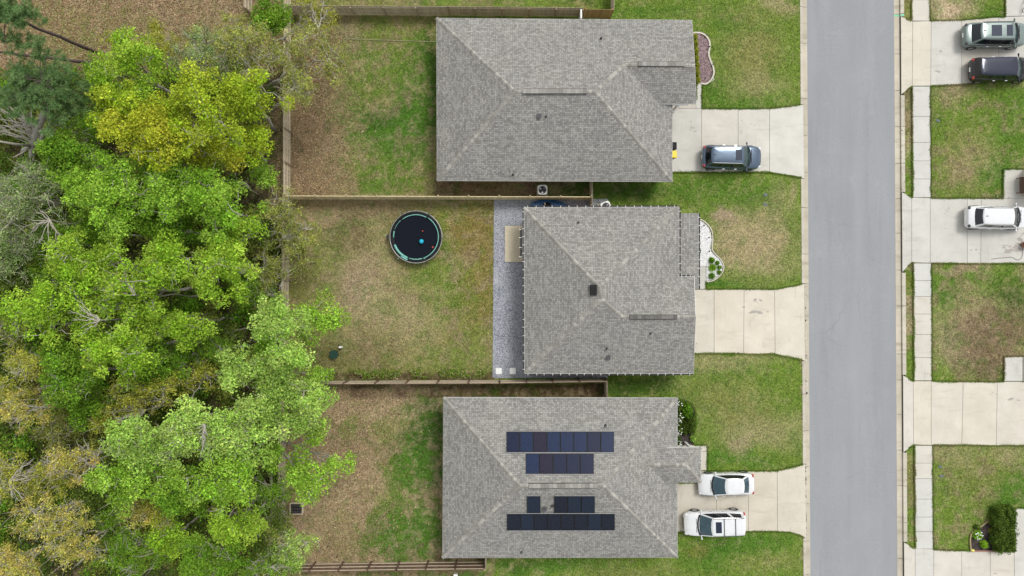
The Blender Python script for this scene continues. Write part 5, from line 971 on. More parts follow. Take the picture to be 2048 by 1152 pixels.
T = [
 # upper band
 ('olive tree with thin leaves hanging over the corner of the top back yard', 610, 120, 78, 7.5, 'olive', dict(wisp=True, twigs=.5, dens=1.1)),
 ('pale olive tree left of the back fence corner, above the yellow tree', 495, 105, 72, 8, 'olive', dict(wisp=True, twigs=.6)),
 ('gray olive bare twigged tree between the yellow crowns and the leaf littered yard', 425, 112, 62, 7, 'sage', dict(wisp=True, twigs=.8)),
 ('low yellow olive bush at the south edge of the leaf littered yard', 345, 95, 52, 4, 'oliveyellow', dict(wisp=True, dens=.8)),
 ('dark green tree at the top edge just left of the fence', 540, 35, 44, 6, 'lime_deep', dict()),
 ('yellow green branchy tree over the top left fence corner', 635, 32, 46, 6, 'oliveyellow', dict(wisp=True, twigs=.8, dens=.8)),
 ('olive tree leaning over the upper fence beside the brown grass', 600, 185, 50, 6, 'olive', dict(wisp=True, dens=.9)),
 ('low olive shrub tree at the edge of the litter beside the pine trunks', 235, 92, 40, 2.5, 'oliveyellow', dict(wisp=True, dens=.8)),
 ('low sage shrub tree on the litter above the golden crowns', 395, 78, 42, 2.5, 'olive', dict(wisp=True, dens=.8, ry=26)),
 ('small green shrub tree between the pine trunks and the lime yellow tree', 195, 150, 34, 4, 'lime_deep', dict(wisp=True)),
 ('pale olive shrub tree filling the band above the golden crown', 300, 108, 48, 3.5, 'olive', dict(wisp=True, ry=28)),
 ('thin yellow olive shrub tree touching the end of the thin gray fence', 455, 85, 42, 4, 'oliveyellow', dict(wisp=True, ry=34)),
 ('olive shrub tree in the middle of the band below the leaf litter', 372, 118, 44, 4, 'sage', dict(wisp=True, ry=26)),
 # yellow group
 ('lime yellow tree at the top left of the yellow group', 262, 140, 72, 10, 'lime', dict(twigs=.3)),
 ('left yellow green tree of the yellow group', 240, 212, 62, 11.5, 'yellow', dict()),
 ('large golden yellow tree, brightest crown of the woods', 300, 262, 96, 12, 'gold', dict(ry=70)),
 ('big yellow green tree in the middle of the yellow group', 395, 235, 92, 12, 'yellow', dict(ry=78)),
 ('yellow lime tree reaching to the back fence', 500, 190, 76, 10, 'yellow', dict(ry=58, dens=.9)),
 ('small yellow green drooping tree beside the dark gap at the fence', 508, 290, 40, 8, 'yellow', dict(ry=52, dens=.8)),
 ('golden green lower crown of the yellow group', 425, 300, 66, 10, 'gold', dict(ry=36)),
 # left edge / pine zone
 ('gray green tree with bare twigs on the left edge beside the dead tree', 55, 395, 72, 10, 'sage', dict(wisp=True, twigs=.9, dens=1.2)),
 ('sage green tree on the left edge above the dark green one', 25, 480, 74, 8, 'sage', dict(wisp=True, twigs=.4, dens=1.2)),
 ('dark green low tree on the left edge', 40, 575, 72, 6, 'dark', dict(dens=1.2)),
 ('deep green understory tree below the gray green one', 120, 480, 60, 6, 'lime_deep', dict(wisp=True)),
 # lime centre
 ('fresh green tree right of the dead tree', 145, 318, 64, 9, 'lime_deep', dict()),
 ('bright lime tree below the golden crown, left of the pair', 228, 392, 84, 11, 'greenfresh', dict(ry=78, twigs=.3)),
 ('bright lime tree below the golden crown, right of the pair', 335, 385, 80, 11, 'greenfresh', dict(ry=70, twigs=.4)),
 ('wide fresh green tree just below the fallen gray log', 430, 412, 92, 11, 'greenfresh', dict(ry=62)),
 ('green tree joining the two bright limes from below', 330, 455, 74, 9, 'lime_deep', dict(ry=44)),
 ('small fresh green tree beside the fence gap and the pale fallen branch', 525, 352, 32, 5, 'greenfresh', dict(dens=.8)),
 ('lime tree with pale branch forks in the middle of the woods', 165, 525, 72, 12, 'lime', dict(ry=56, twigs=.4)),
 ('round lime tree with a dark gap at its upper right', 455, 545, 66, 11, 'lime', dict(ry=72)),
 ('lime tree between the round lime tree and the forked one', 350, 530, 66, 11, 'lime', dict(twigs=.3)),
 ('lime green tree with gray forks poking through', 255, 580, 72, 12, 'lime', dict(twigs=.9)),
 ('widest lime tree in the left middle of the woods', 120, 612, 88, 12, 'lime', dict(ry=70, twigs=.5)),
 ('small lime tree beside the brown forest gap', 370, 650, 52, 10, 'lime', dict(ry=50)),
 ('lime yellow tree in the lower middle of the woods', 240, 700, 78, 12, 'lime', dict(ry=62, twigs=.6)),
 ('green tree below the widest lime tree', 140, 750, 62, 11, 'lime_deep', dict(ry=74)),
 ('green crown under the lime trees near the dark gap', 330, 725, 60, 8, 'lime_deep', dict(dens=1.1)),
 ('yellow olive tree above the bare twig fan', 300, 785, 78, 9, 'oliveyellow', dict(ry=46, wisp=True, twigs=.4)),
 ('small yellow olive tree left of the bare twig fan', 212, 830, 44, 8, 'oliveyellow', dict(wisp=True)),
 ('flat yellow green tree right of the bare twig fan', 395, 760, 52, 7, 'oliveyellow', dict(wisp=True)),
 # fence line middle
 ('gray olive small leaved tree over the trampoline yard fence', 590, 455, 50, 6, 'brownolive', dict(wisp=True, twigs=.7, ry=48)),
 ('dark olive tree against the outer side of the middle fence', 545, 545, 46, 7, 'brownolive', dict(wisp=True, ry=62, twigs=.5)),
 ('faint olive shrub branches inside the middle fence', 615, 515, 38, 3, 'brownolive', dict(wisp=True, dens=.6)),
 ('low olive tree between the woods and the trampoline yard', 530, 462, 40, 5, 'dark', dict(wisp=True, dens=.9)),
 # pale group right bottom
 ('pale green tree with a leaning limb over the back fence', 560, 640, 76, 11, 'pale', dict(ry=52, twigs=.3)),
 ('fresh green branch reaching furthest over the brown yard below the trampoline', 640, 640, 46, 7, 'greenfresh', dict(ry=50, dens=.9)),
 ('pale mint tree over the fence, left of the garden tub', 585, 715, 66, 11, 'pale', dict(ry=46)),
 ('pale green tree in front of the brown gap', 490, 735, 54, 10, 'pale', dict(ry=46, twigs=.5)),
 ('pale lime tree above the dark gap at the lower fence', 525, 800, 62, 10, 'pale', dict(ry=46, twigs=.5)),
 ('pale green tree over the fence between the two lower yards', 615, 805, 58, 10, 'pale', dict(ry=56, twigs=.3)),
 ('bright leafy shrub beside the garden clutter under the branches', 640, 750, 38, 3.5, 'greenfresh', dict(ry=22, dens=.8)),
 ('thin green branch hanging over the lower brown yard, upper one', 636, 862, 26, 8, 'greenfresh', dict(ry=30, dens=.6)),
 ('fresh green tree shading the planter box', 620, 948, 50, 9, 'greenfresh', dict(ry=44)),
 ('isolated tip of green branch stretching furthest over the lower yard', 682, 925, 28, 8, 'greenfresh', dict(ry=14, dens=.9)),
 ('pale lime tree with gray limbs left of the lower fence gap', 475, 875, 66, 11, 'pale', dict(ry=58, twigs=.8)),
 ('pale green tree with the most gray limbs in the lower woods', 385, 860, 76, 12, 'pale', dict(ry=58, twigs=1.0)),
 ('bright pale green tree left of the lower woods centre', 300, 880, 84, 12, 'pale', dict(ry=56, twigs=.7)),
 ('broad fresh green tree in the lower woods centre', 275, 950, 80, 11, 'greenfresh', dict(ry=62, twigs=.6)),
 ('large fresh green tree above the lime yellow one', 450, 950, 84, 11, 'greenfresh', dict(ry=66, twigs=.4)),
 ('green tree between the two largest fresh green ones', 370, 985, 66, 9, 'lime_deep', dict(ry=56)),
 ('yellow lime tree near the bottom of the woods', 475, 1045, 70, 9, 'lime', dict(ry=42)),
 ('small leaved pale tree at the lower end of the back fence', 596, 1092, 48, 6, 'pale', dict(ry=38, wisp=True)),
 ('dark understory tree near the bottom right of the woods', 540, 1040, 48, 5, 'dark', dict(ry=80, wisp=True, dens=1.2)),
 ('green tree on the bottom edge below the yellow lime one', 420, 1110, 70, 8, 'lime_deep', dict(ry=52, twigs=.4)),
 ('green tree on the bottom edge right of the tan trees', 265, 1100, 78, 7, 'lime_deep', dict(ry=56, wisp=True, dens=1.3)),
 ('olive green tree on the bottom edge beside the dark fence', 525, 1135, 60, 6, 'lime_deep', dict(ry=32, wisp=True)),
 ('brown olive thin leaved tree on the woods side of the fence below the yellow trees', 560, 425, 44, 6, 'olive', dict(wisp=True, twigs=.5, ry=40)),
 ('olive branchy tree against the fence level with the patio slab', 600, 490, 44, 5, 'olive', dict(wisp=True, dens=.9, ry=44)),
 ('shaded green tree in the brown gap right of the round lime tree', 520, 590, 44, 7, 'lime_deep', dict(wisp=True, ry=40)),
 ('pale green tree hanging over the lower fence joint with the dark fence', 575, 765, 60, 9, 'pale', dict(ry=44)),
 ('light green tree between the fence joint and the thin hanging branch', 566, 850, 46, 9, 'pale', dict(ry=44, dens=.8)),
 ('bright green tree at the fence above the one shading the planter', 560, 905, 36, 8, 'greenfresh', dict(ry=30, dens=.7)),
 ('olive green small tree at the fence just below the planter box', 556, 1062, 34, 5, 'olive', dict(wisp=True, ry=32)),
 ('pale green low tree at the bottom of the back fence', 570, 1120, 48, 5, 'pale', dict(wisp=True, ry=30)),
 ('deep green tree between the lower large green tree and the fence', 545, 985, 46, 6, 'lime_deep', dict(ry=52, wisp=True)),
 ('green tree under the golden crown beside the dark left gap', 150, 270, 40, 5, 'lime_deep', dict(wisp=True)),
 ('lime tree at the right foot of the wide fresh green tree', 480, 470, 50, 9, 'lime', dict(ry=34)),
 ('green tree filling between the left middle limes', 200, 465, 60, 8, 'lime_deep', dict(ry=34)),
 ('lime tree over the gap below the forked lime tree', 300, 640, 60, 10, 'lime', dict(ry=44)),
 ('deep green tree between the lime yellow tree and the yellow olive one', 420, 700, 50, 7, 'lime_deep', dict(wisp=True)),
 ('green tree on the left between the lower olive trees', 185, 810, 44, 8, 'lime_deep', dict()),
 ('pale olive bush at the end of the thin gray fence', 470, 60, 34, 3, 'olive', dict(wisp=True, dens=.8)),
 ('lime green tree against the fence joint of the trampoline yard', 545, 700, 40, 8, 'greenfresh', dict(ry=30)),
 ('yellow olive undergrowth tree at the lower middle of the woods', 330, 1030, 50, 7, 'oliveyellow', dict(wisp=True)),
 ('deep green left edge tree between the dark green and brown olive crowns', 20, 620, 56, 6, 'lime_deep', dict(wisp=True, ry=36)),
 ('green undergrowth tree below the sage crowns', 100, 540, 50, 6, 'lime_deep', dict(wisp=True)),
 ('olive yellow tree on the left edge between the two tan crowns', 20, 790, 50, 8, 'oliveyellow', dict(wisp=True, ry=44)),
 ('yellow olive tree in the middle of the tan crowns', 100, 960, 56, 9, 'oliveyellow', dict(wisp=True, ry=36, twigs=.7)),
 ('green undergrowth tree right of the orange tan crowns', 215, 1030, 50, 6, 'lime_deep', dict(wisp=True, ry=46)),
 ('small green tree in the gap right of the rusty tan crown', 345, 1075, 44, 7, 'lime', dict(ry=36)),
 ('deep green undergrowth tree in the brown gap beside the pale crowns', 455, 665, 44, 5, 'dark', dict(wisp=True, ry=40)),
 # tan group
 ('tan budding tree, upper of the tan group', 60, 820, 62, 10, 'tan', dict(ry=52, wisp=True, twigs=.7)),
 ('olive tan tree with gray limbs on the left edge', 70, 728, 66, 11, 'oliveyellow', dict(ry=52, wisp=True, twigs=.9)),
 ('brown olive tree left of the widest lime tree', 30, 655, 50, 10, 'brownolive', dict(ry=40, wisp=True, twigs=.7)),
 ('orange tan budding tree in the middle of the tan group', 150, 925, 66, 11, 'tan', dict(ry=44, wisp=True, twigs=.8)),
 ('olive tree on the left edge of the tan group with pale limbs', 25, 950, 60, 11, 'oliveyellow', dict(ry=60, wisp=True, twigs=1.0)),
 ('widest orange tan tree of the tan group', 100, 1035, 84, 11, 'tan', dict(ry=52, wisp=True, twigs=.9)),
 ('tan tree in the bottom left corner', 40, 1120, 62, 10, 'tan', dict(ry=44, wisp=True, twigs=.8)),
 ('orange tan tree next to the green bottom trees', 160, 1090, 52, 10, 'tan', dict(ry=52, wisp=True, twigs=.8)),
 ('small rusty tan crown below the broad fresh green tree', 275, 1035, 32, 8, 'tan', dict(ry=26, wisp=True)),
 ('olive undergrowth tree between the tan crowns', 130, 860, 62, 7, 'brownolive', dict(ry=56, wisp=True, twigs=.4)),
 ('dark green undergrowth tree in the gap below the green tree', 190, 990, 50, 6, 'dark', dict(ry=56, dens=1.1)),
]
for i, (lb, x, y, r_, zc, kd, kw) in enumerate(T): tree('tree', lb, x, y, r_, zc, kd, seed=i, **kw)
# undergrowth: low shrubs under the canopy
UL = ['deep green understory shrub in the dark gap under the pine', 'olive undergrowth below the yellow crowns', 'dark shrub in the gap beside the log']
ub = MB()
rr = np.random.default_rng(77); Vs = []; Fs = []; Cs = []; off = 0
for i in range(1500):
    x = rr.uniform(-60, 560); y = rr.uniform(150, 1180)
    if x > 500 and 300 < y < 430: continue
    if x > 520 and 860 < y < 940: continue
    c = P(x, y, 0); h = rr.uniform(.5, 3.4); cc = np.array([c.x, c.y, h]); r_ = rr.uniform(.5, 1.1)
    pts, dd = shell(cc, r_, int(210 * r_), .8, .8, -.6, rr); pts += rr.normal(0, .12, pts.shape)
    pts[:, 2] = np.maximum(pts[:, 2], .05); V, F = leaves(pts, .10, dd * .5, .6, .5, rr); k0 = ['dark', 'dark', 'lime_deep', 'brownolive', 'olive'][rr.integers(5)]
    Vs.append(V); Fs.append(F + off); off += len(V); Cs.append(jitcol(np.array(LC[k0][0]) * 1.15, len(pts), .25, .1, rr))
tag(fast_mesh('undergrowth', np.vstack(Vs), np.vstack(Fs), MT['leaf'], np.vstack(Cs)), 'tangled low undergrowth on the woodland floor between the trunks', 'undergrowth', kind='stuff')
# pines
def needles(cen, r_, n, rr, kind='pine'):
    d = rr.normal(0, 1, (n, 3)); d[:, 2] = np.abs(d[:, 2]) * .8 - .2; d /= np.linalg.norm(d, axis=1)[:, None]
    q = np.cross(d, rr.normal(0, 1, (n, 3))); q /= np.linalg.norm(q, axis=1)[:, None]; L = r_ * rr.uniform(.7, 1.1, (n, 1)); w_ = .014
    V = np.stack([cen + q * w_ + d * .03, cen - q * w_ + d * .03, cen + d * L - q * w_ * .5, cen + d * L + q * w_ * .5], 1).reshape(-1, 3); return V, np.arange(4 * n).reshape(n, 4)
def pine(label, base, top, ztop, crowns, seed, tr=.16):
    rr = np.random.default_rng(seed); pr_ = random.Random(seed); b0 = P(*base, 0); t0 = P(*top, ztop); root = empty('pine_tree', tuple(b0), 0, label, 'pine tree', 'pines at the upper left')
    mb = MB(); pts = limb(mb, b0, t0, tr, tr * .5, wob=.015, n=10, rr=pr_); Vs = []; Fs = []; Cs = []; off = 0
    for x, y, r_, z, n in crowns:
        c = P(x, y, z); k = (H - z) / H / K
        for i in range(n):
            q = np.array([c.x, c.y, z]) + rr.normal(0, .5, 3) * np.array([r_ * k, r_ * k, .9]); e = Vector(q)
            if i % 3 == 0: b1 = min(pts[4:], key=lambda p_: (p_ - e).length); limb(mb, b1, e, .03, .012, wob=.15, n=4, rr=pr_)
            for j in range(5):
                cc = q + rr.normal(0, .16, 3); V, F = needles(cc, .26, 34, rr); Vs.append(V); Fs.append(F + off); off += len(V); mx = rr.random(); Cs.append(jitcol(np.array(LC['pine'][0]) * (1 - mx) + np.array(LC['pine'][1]) * mx, 34, .2, .06, rr))
    fast_mesh('crown', np.vstack(Vs), np.vstack(Fs), MT['leaf'], np.vstack(Cs), root); mb.build('trunk', MT['pinebark'], root, smooth=True); loc_children(root)
pine('leaning pine with a long bare dark trunk crossing the leaf littered yard', (205, 110), (8, 26), 13, [(20, 30, 34, 13.2, 26), (55, 32, 26, 12.4, 14), (8, 70, 24, 12.5, 16), (0, 10, 26, 13.5, 14)], 501)
pine('broad bluish green pine crown at the left edge above the dead tree', (165, 205), (85, 165), 11, [(60, 150, 46, 11, 46), (120, 165, 46, 10.5, 50), (95, 205, 46, 10.5, 44), (25, 195, 46, 10.5, 40), (75, 105, 24, 11.5, 14), (150, 200, 26, 9, 16)], 502, tr=.24)
m_tr = (P(205, 128), P(0, 106, 4.5)); pine('low slanting pine trunk running to the left edge under the long leaning one', (205, 129), (-40, 100), 9, [(-40, 95, 30, 9.5, 16)], 503, tr=.15)
# dead tree
dr = empty('dead_tree', P(68, 330), 0, 'gray dead tree with bare fanned branches under the pine at the left edge', 'dead tree'); mb = MB(); pr_ = random.Random(91)
b0 = P(60, 345, 0); f0 = P(65, 292, 5.0); f1 = P(78, 250, 7.0); t0 = P(98, 208, 9.5)
mb.tube([b0, P(64, 318, 2.5), f0, f1, t0], [.26, .22, .24, .26, .20], 10); mb.tube([P(38, 335, 0), P(46, 300, 3), f0 + Vector((-.2, 0, 0))], [.17, .14, .12], 8)
mb.tube([f0, P(82, 280, 6.6), P(86, 268, 7.2), P(80, 260, 7.2)], [.16, .12, .11, .09], 8)
mb.tube([f0, P(30, 288, 6.8), P(0, 283, 7.5), P(-30, 282, 8)], [.12, .09, .07, .04], 7); mb.tube([f0, P(44, 306, 6), P(25, 315, 6.5)], [.09, .06, .02], 6)
for i in range(34):
    o = f1.lerp(f0, pr_.random()); an = R(pr_.choice([pr_.uniform(95, 200), pr_.uniform(95, 200), pr_.uniform(-40, 60)])); L = pr_.uniform(1.2, 4.2) * (1 if math.cos(an) < 0 else .45)
    e = o + Vector((math.cos(an) * L, math.sin(an) * L, pr_.uniform(.2, 1.8))); q = limb(mb, o, e, .05, .012, wob=.12, n=5, rr=pr_)
    for _ in range(3): s0 = pr_.choice(q[2:]); limb(mb, s0, s0 + Vector((math.cos(an + pr_.uniform(-.8, .8)), math.sin(an + pr_.uniform(-.8, .8)), .2)) * pr_.uniform(.4, 1.2), .02, .007, wob=.15, n=3, rr=pr_)
mb.build('trunk', MT['bark'], dr, smooth=True); loc_children(dr)
def bare(label, px, py, z, ang0, ang1, n, L, seed, name='bare_branch'):
    pr_ = random.Random(seed); mb = MB(); o = P(px, py, z)
    for i in range(n):
        a = R(pr_.uniform(ang0, ang1)); l = L * pr_.uniform(.5, 1); q = limb(mb, o, o + Vector((math.cos(a) * l, math.sin(a) * l, pr_.uniform(-.1, .5))), .045, .012, wob=.15, n=5, rr=pr_)
        for _ in range(4): s0 = pr_.choice(q[1:]); limb(mb, s0, s0 + Vector((math.cos(a + pr_.uniform(-.7, .7)), math.sin(a + pr_.uniform(-.7, .7)), .15)) * l * pr_.uniform(.2, .4), .018, .007, wob=.15, n=3, rr=pr_)
    limb(mb, (o.x, o.y, 0), o, .09, .05, wob=.04, n=5, rr=pr_)
    tag(mb.build(name, MT['bark'], smooth=True), label, 'bare tree', 'bare trees among the green crowns')
bare('fan of bare gray twigs in a gap of the lower left woods', 292, 820, 9, 165, 235, 11, 2.3, 61, 'bare_tree')
bare('small spray of bare twigs left of the large fresh green crown', 345, 365, 9.5, 140, 260, 9, 1.6, 62, 'bare_tree'); bare('bare gray branches in the middle of the gray green tree', 100, 440, 10, 120, 330, 10, 1.8, 63, 'bare_tree'); bare('bare branch fork crossing the lime trees left of centre', 270, 590, 12.8, 40, 190, 6, 2.0, 64, 'bare_tree')
bare('bare gray branch fork over the brown yard beside the lower fence', 575, 912, 8.5, -60, 30, 5, 1.8, 65, 'bare_tree'); bare('pale bare twigs in the lower left tan crowns', 195, 920, 11, 60, 300, 9, 1.5, 66, 'bare_tree'); bare('bare twig fork between the forked lime tree and the wide lime tree', 200, 640, 13, 120, 230, 7, 1.6, 67, 'bare_tree'); bare('white bare branches at the left edge of the tan group', 20, 960, 12, -80, 80, 9, 2.0, 68, 'bare_tree'); bare('bare gray limbs crossing the pale green lower crowns', 410, 850, 12.6, 150, 330, 8, 2.2, 69, 'bare_tree'); bare('bare thin pale trunk fork at the top fence corner', 636, 60, 7, 60, 110, 4, 2.6, 70, 'bare_tree')
m = MB(); m.tube([P(430, 364, 1.2), P(455, 362, 1.4), P(490, 368, 1.3), P(500, 376, .9)], [.13, .2, .19, .10], 9); m.tube([P(470, 345, 1.8), P(474, 362, 1.5), P(505, 382, .8), P(520, 390, .3)], [.03, .04, .03, .02], 6); tag(m.build('fallen_log', MT['bark'], smooth=True), 'thick gray fallen log lying above the wide fresh green tree', 'log')
m = MB(); m.tube([P(532, 362, .3), P(544, 376, .1), P(545, 388, .08), P(552, 394, .06)], [.05, .05, .04, .03], 6); tag(m.build('fallen_branch', MT['bark'], smooth=True), 'short pale fallen branch on dark soil beside the fence joint', 'branch')

# ------------------------------------------------------------------ beds and shrubs
def smooth_loop(pts, k=4, closed=True):
    out = []; n = len(pts)
    for i in range(n if closed else n - 1):
        p0, p1, p2, p3 = (pts[(i - 1) % n] if closed or i > 0 else pts[0]), pts[i], pts[(i + 1) % n], (pts[(i + 2) % n] if closed or i + 2 < n else pts[-1])
        for j in range(k):
            t = j / k; out.append(tuple(.5 * ((2 * p1[a]) + (-p0[a] + p2[a]) * t + (2 * p0[a] - 5 * p1[a] + 4 * p2[a] - p3[a]) * t * t + (-p0[a] + 3 * p1[a] - 3 * p2[a] + p3[a]) * t ** 3) for a in (0, 1)))
    if not closed: out.append(pts[-1])
    return out
def bed(name, label, line, close, mat, edge=None, ew=.12, eh=.10):
    """line: curved outer edge in photo pixels; close: corner points under the eave"""
    ln = smooth_loop(line, 5, False); pl = [P(x, y) for x, y in ln + close]; ar = sum(pl[k].x * pl[(k + 1) % len(pl)].y - pl[(k + 1) % len(pl)].x * pl[k].y for k in range(len(pl)))
    q = [(p.x, p.y) for p in (pl if ar > 0 else pl[::-1])]; r = empty(name, tuple(pl[0]), 0, label, 'garden bed'); m = MB(); m.prism(q, -.1, .03); m.build('ground_cover', MT[mat], r)
    if edge:
        m = MB(); w0 = [P(x, y) for x, y in ln]
        for i in range(len(w0) - 1): v = random.uniform(.9, 1.08); m.beam(w0[i] + Vector((0, 0, eh / 2)), w0[i + 1] + (w0[i + 1] - w0[i]).normalized() * .02 + Vector((0, 0, eh / 2)), ew, eh + random.uniform(-.004, .004))
        m.build('edging', MT[edge], r)
    loc_children(r); drive_polys.append([(x, y) for x, y in ln + close]); return r
bed('mulch_bed', 'purple brown mulch bed with a curved pale concrete edge beside the top house', [(1380, 67), (1398, 66), (1410, 71), (1418, 82), (1419, 95), (1417, 108), (1420, 120), (1426, 135), (1427, 148), (1422, 160), (1412, 168), (1402, 167)], [(1380, 167)], 'mulch', 'edge', .13)
bed('pebble_bed', 'curved bed of white pebbles with green plants in front of the middle house', [(1388, 437), (1403, 440), (1414, 448), (1423, 461), (1425, 478), (1424, 498), (1431, 509), (1441, 519), (1447, 532), (1444, 545), (1433, 557), (1420, 563), (1412.5, 563)], [(1412.5, 532), (1388, 532)], 'white_gravel', 'edge', .08)
bed('mulch_bed', 'dark leafy bed with white flowering shrubs at the corner of the solar panel house', [(1345, 803), (1360, 800), (1380, 806), (1390, 822), (1391, 850), (1386, 875), (1388, 889)], [(1345, 889)], 'dmulch')
bed('mulch_bed', 'dark mulch bed with a tan edge and red brick border at the lower right', [(2014, 1012), (2002, 1020), (1985, 1034), (1964, 1050), (1941, 1069), (1941, 1101)], [(2025, 1101)], 'dmulch', 'strawedge', .10)
m = MB(); m.beam(P(1943, 1102, .05), P(2003, 1102, .05), .11, .12); tag(m.build('brick_border', MT['brickedge']), 'low red brick border along the driveway side of the lower right bed', 'border')
def shrub(label, px, py, rpx, h, kind, group=None, ry=None, flowers=0, spiky=False, seed=0, dens=1.0, leafs=.05, box=False, dark=1.0):
    rr = np.random.default_rng(3000 + seed); c = P(px, py, h * .6); k = 1 / K; rx = rpx * k; ryy = (ry or rpx) * k; root = empty('shrub', (c.x, c.y, 0), 0, label, 'shrub', group); n = int(520 * dens * (rx * ryy) ** .85 / .3 ** 1.7) + 60
    d = rr.normal(0, 1, (n, 3)); d /= np.linalg.norm(d, axis=1)[:, None]; d[:, 2] = np.abs(d[:, 2])
    if box: d[:, :2] = np.sign(d[:, :2]) * np.abs(d[:, :2]) ** .6 * np.clip(1.1 - 0, 0, 1.1); d[:, :2] /= np.maximum(1, np.abs(d[:, :2]).max(1))[:, None]
    t = 1 - .5 * rr.random((n, 1)) ** 1.4; lump = 1 + .14 * np.sin(d[:, :1] * 9 + seed) * np.cos(d[:, 1:2] * 8 + seed) + .08 * rr.normal(0, 1, (n, 1)) * .5
    pts = np.array([c.x, c.y, h * .12]) + d * t * lump * np.array([rx, ryy, h * .88])
    if spiky:
        V, F = needles(np.array([c.x, c.y, h * .2]) + rr.normal(0, .03, (n // 5, 3)), rx * 1.05, n // 5, rr); col = jitcol(np.array(LC[kind][0]) * dark, n // 5, .3, .08, rr)
    else:
        V, F = leaves(pts, leafs, d * .8, .4, .6, rr); col = jitcol(np.array(LC[kind][0]) * dark, n, .28, .08, rr)
    fast_mesh('foliage', V, F, MT['leaf'], col, root)
    m = MB(); m.tube([(c.x, c.y, 0), (c.x + .02, c.y, h * .55)], [.03, .015], 6); m.build('stem', MT['bark'], root)
    for i in range(flowers):
        a = rr.uniform(0, 6.28); q = rr.uniform(.2, 1.0); m = MB(); m.sphere((c.x + math.cos(a) * q * rx, c.y + math.sin(a) * q * ryy, h * (1.02 - .25 * q)), rr.uniform(.03, .06), n=8, q=5, sc=(1, 1, .6)); m.build('flower', MT['white'], root)
    loc_children(root); return root
g = 'green shrubs on white pebbles'
for i, (x, y, r_, h, kd, sp, lb) in enumerate([(1394, 463, 7, .7, 'dark', 0, 'uppermost dark round shrub under the porch edge of the middle house'), (1394, 485, 7.5, .7, 'dark', 0, 'second dark round shrub from the top under the porch edge'), (1394.5, 502, 8, .7, 'dark', 0, 'third and largest round shrub under the porch edge'), (1394, 520, 7, .7, 'dark', 0, 'lowest dark round shrub under the porch edge beside the walkway'),
    (1425, 520, 5.5, .5, 'lime_deep', 0, 'rounded green plant at the top of the pebble bed cluster'), (1436, 525.5, 4, .35, 'lime_deep', 0, 'small green plant at the upper right of the pebble bed cluster'), (1427, 534.5, 8, .6, 'lime', 1, 'largest bright spiky plant in the pebble bed cluster'), (1440, 534.5, 4, .35, 'lime_deep', 0, 'small green plant at the right edge of the pebble bed'), (1439, 544.5, 3.8, .35, 'lime_deep', 0, 'small green plant near the lower right curve of the pebble bed'), (1425.5, 551.5, 7, .6, 'lime_deep', 1, 'dark spiky plant at the bottom of the pebble bed cluster')]):
    shrub(lb, x, y, r_, h, kd, g, spiky=bool(sp), seed=i, dens=1.6 if not sp else 3)
g = 'hedge plants beside the top house'
for i in range(7): shrub(('topmost', 'second', 'third', 'middle', 'fifth', 'sixth', 'lowest')[i] + ' olive green hedge plant along the roof edge by the purple mulch', 1390 + i * .9, 74 + i * 14.2, 6.5, .75, 'oliveyellow', g, ry=9, seed=20 + i, dens=1.2, dark=.8)
g = 'shrubs at the corner of the solar panel house'
for i, (x, y, r_, ry_, h, kd, fl, lb) in enumerate([(1357, 812, 7, 13, 1.1, 'dark', 10, 'upper white flowering shrub against the solar panel house'), (1359, 836, 8, 14, 1.2, 'dark', 14, 'middle white flowering shrub against the solar panel house'), (1358, 862, 8, 13, 1.2, 'dark', 14, 'lower white flowering shrub against the solar panel house'), (1357, 883, 6, 9, 1.0, 'dark', 8, 'lowest small white flowering shrub beside the walkway corner'), (1374, 822, 13, 17, 1.0, 'lime_deep', 0, 'rounded green shrub in the upper part of the corner bed'), (1382, 846, 10, 25, .8, 'dark', 0, 'tall dark bluish green shrub along the outer edge of the corner bed'), (1371, 855, 10, 16, .6, 'dark', 0, 'low dark shrub in the middle of the corner bed'), (1386, 878, 6, 6, .5, 'pale', 0, 'small pale lime plant at the lower tip of the corner bed')]):
    shrub(lb, x, y, r_, h, kd, g, ry=ry_, flowers=fl, seed=40 + i, dens=1.3, dark=.8)
g = 'plants in the lower right bed'
shrub('large dense dark green hedge bush beside the lower right driveway', 2011, 1060, 21, 1.25, 'dark', None, ry=45, seed=60, dens=3.2, leafs=.055, box=True, dark=1.0)
for i, (x, y, r_, h, kd, fl, sp, lb) in enumerate([(1993, 1035, 5, .35, 'lime_deep', 0, 0, 'small green plant at the upper corner of the lower right bed'), (1984, 1044, 5.5, .4, 'oliveyellow', 0, 1, 'upper yellow green spiky plant near the hedge bush'), (1984, 1062, 5.5, .4, 'oliveyellow', 0, 1, 'middle yellow green spiky plant near the hedge bush'), (1988, 1073, 5.5, .4, 'lime_deep', 0, 0, 'lower small green plant touching the hedge bush'), (1970, 1090, 7.5, .45, 'lime', 0, 0, 'bright yellow green plant beside the red brick border'), (1957, 1071, 9.5, .45, 'greenfresh', 16, 0, 'fresh green plant covered in white flowers at the left of the bed'), (1955, 1055, 5, .4, 'dark', 0, 0, 'dark green plant on the slanted edge behind the white flowers')]):
    shrub(lb, x, y, r_, h, kd, g, flowers=fl, spiky=bool(sp), seed=70 + i, dens=1.5 if not sp else 3)
p = P(1944, 1100); m = MB(); m.sphere((p.x, p.y, .1), .12, n=10, q=6, sc=(1.3, 1, .8)); tag(m.build('garden_rock', simple('yellow_stone', (.7, .62, .15), .7), smooth=True), 'small yellow painted stone at the corner of the red brick border', 'stone')
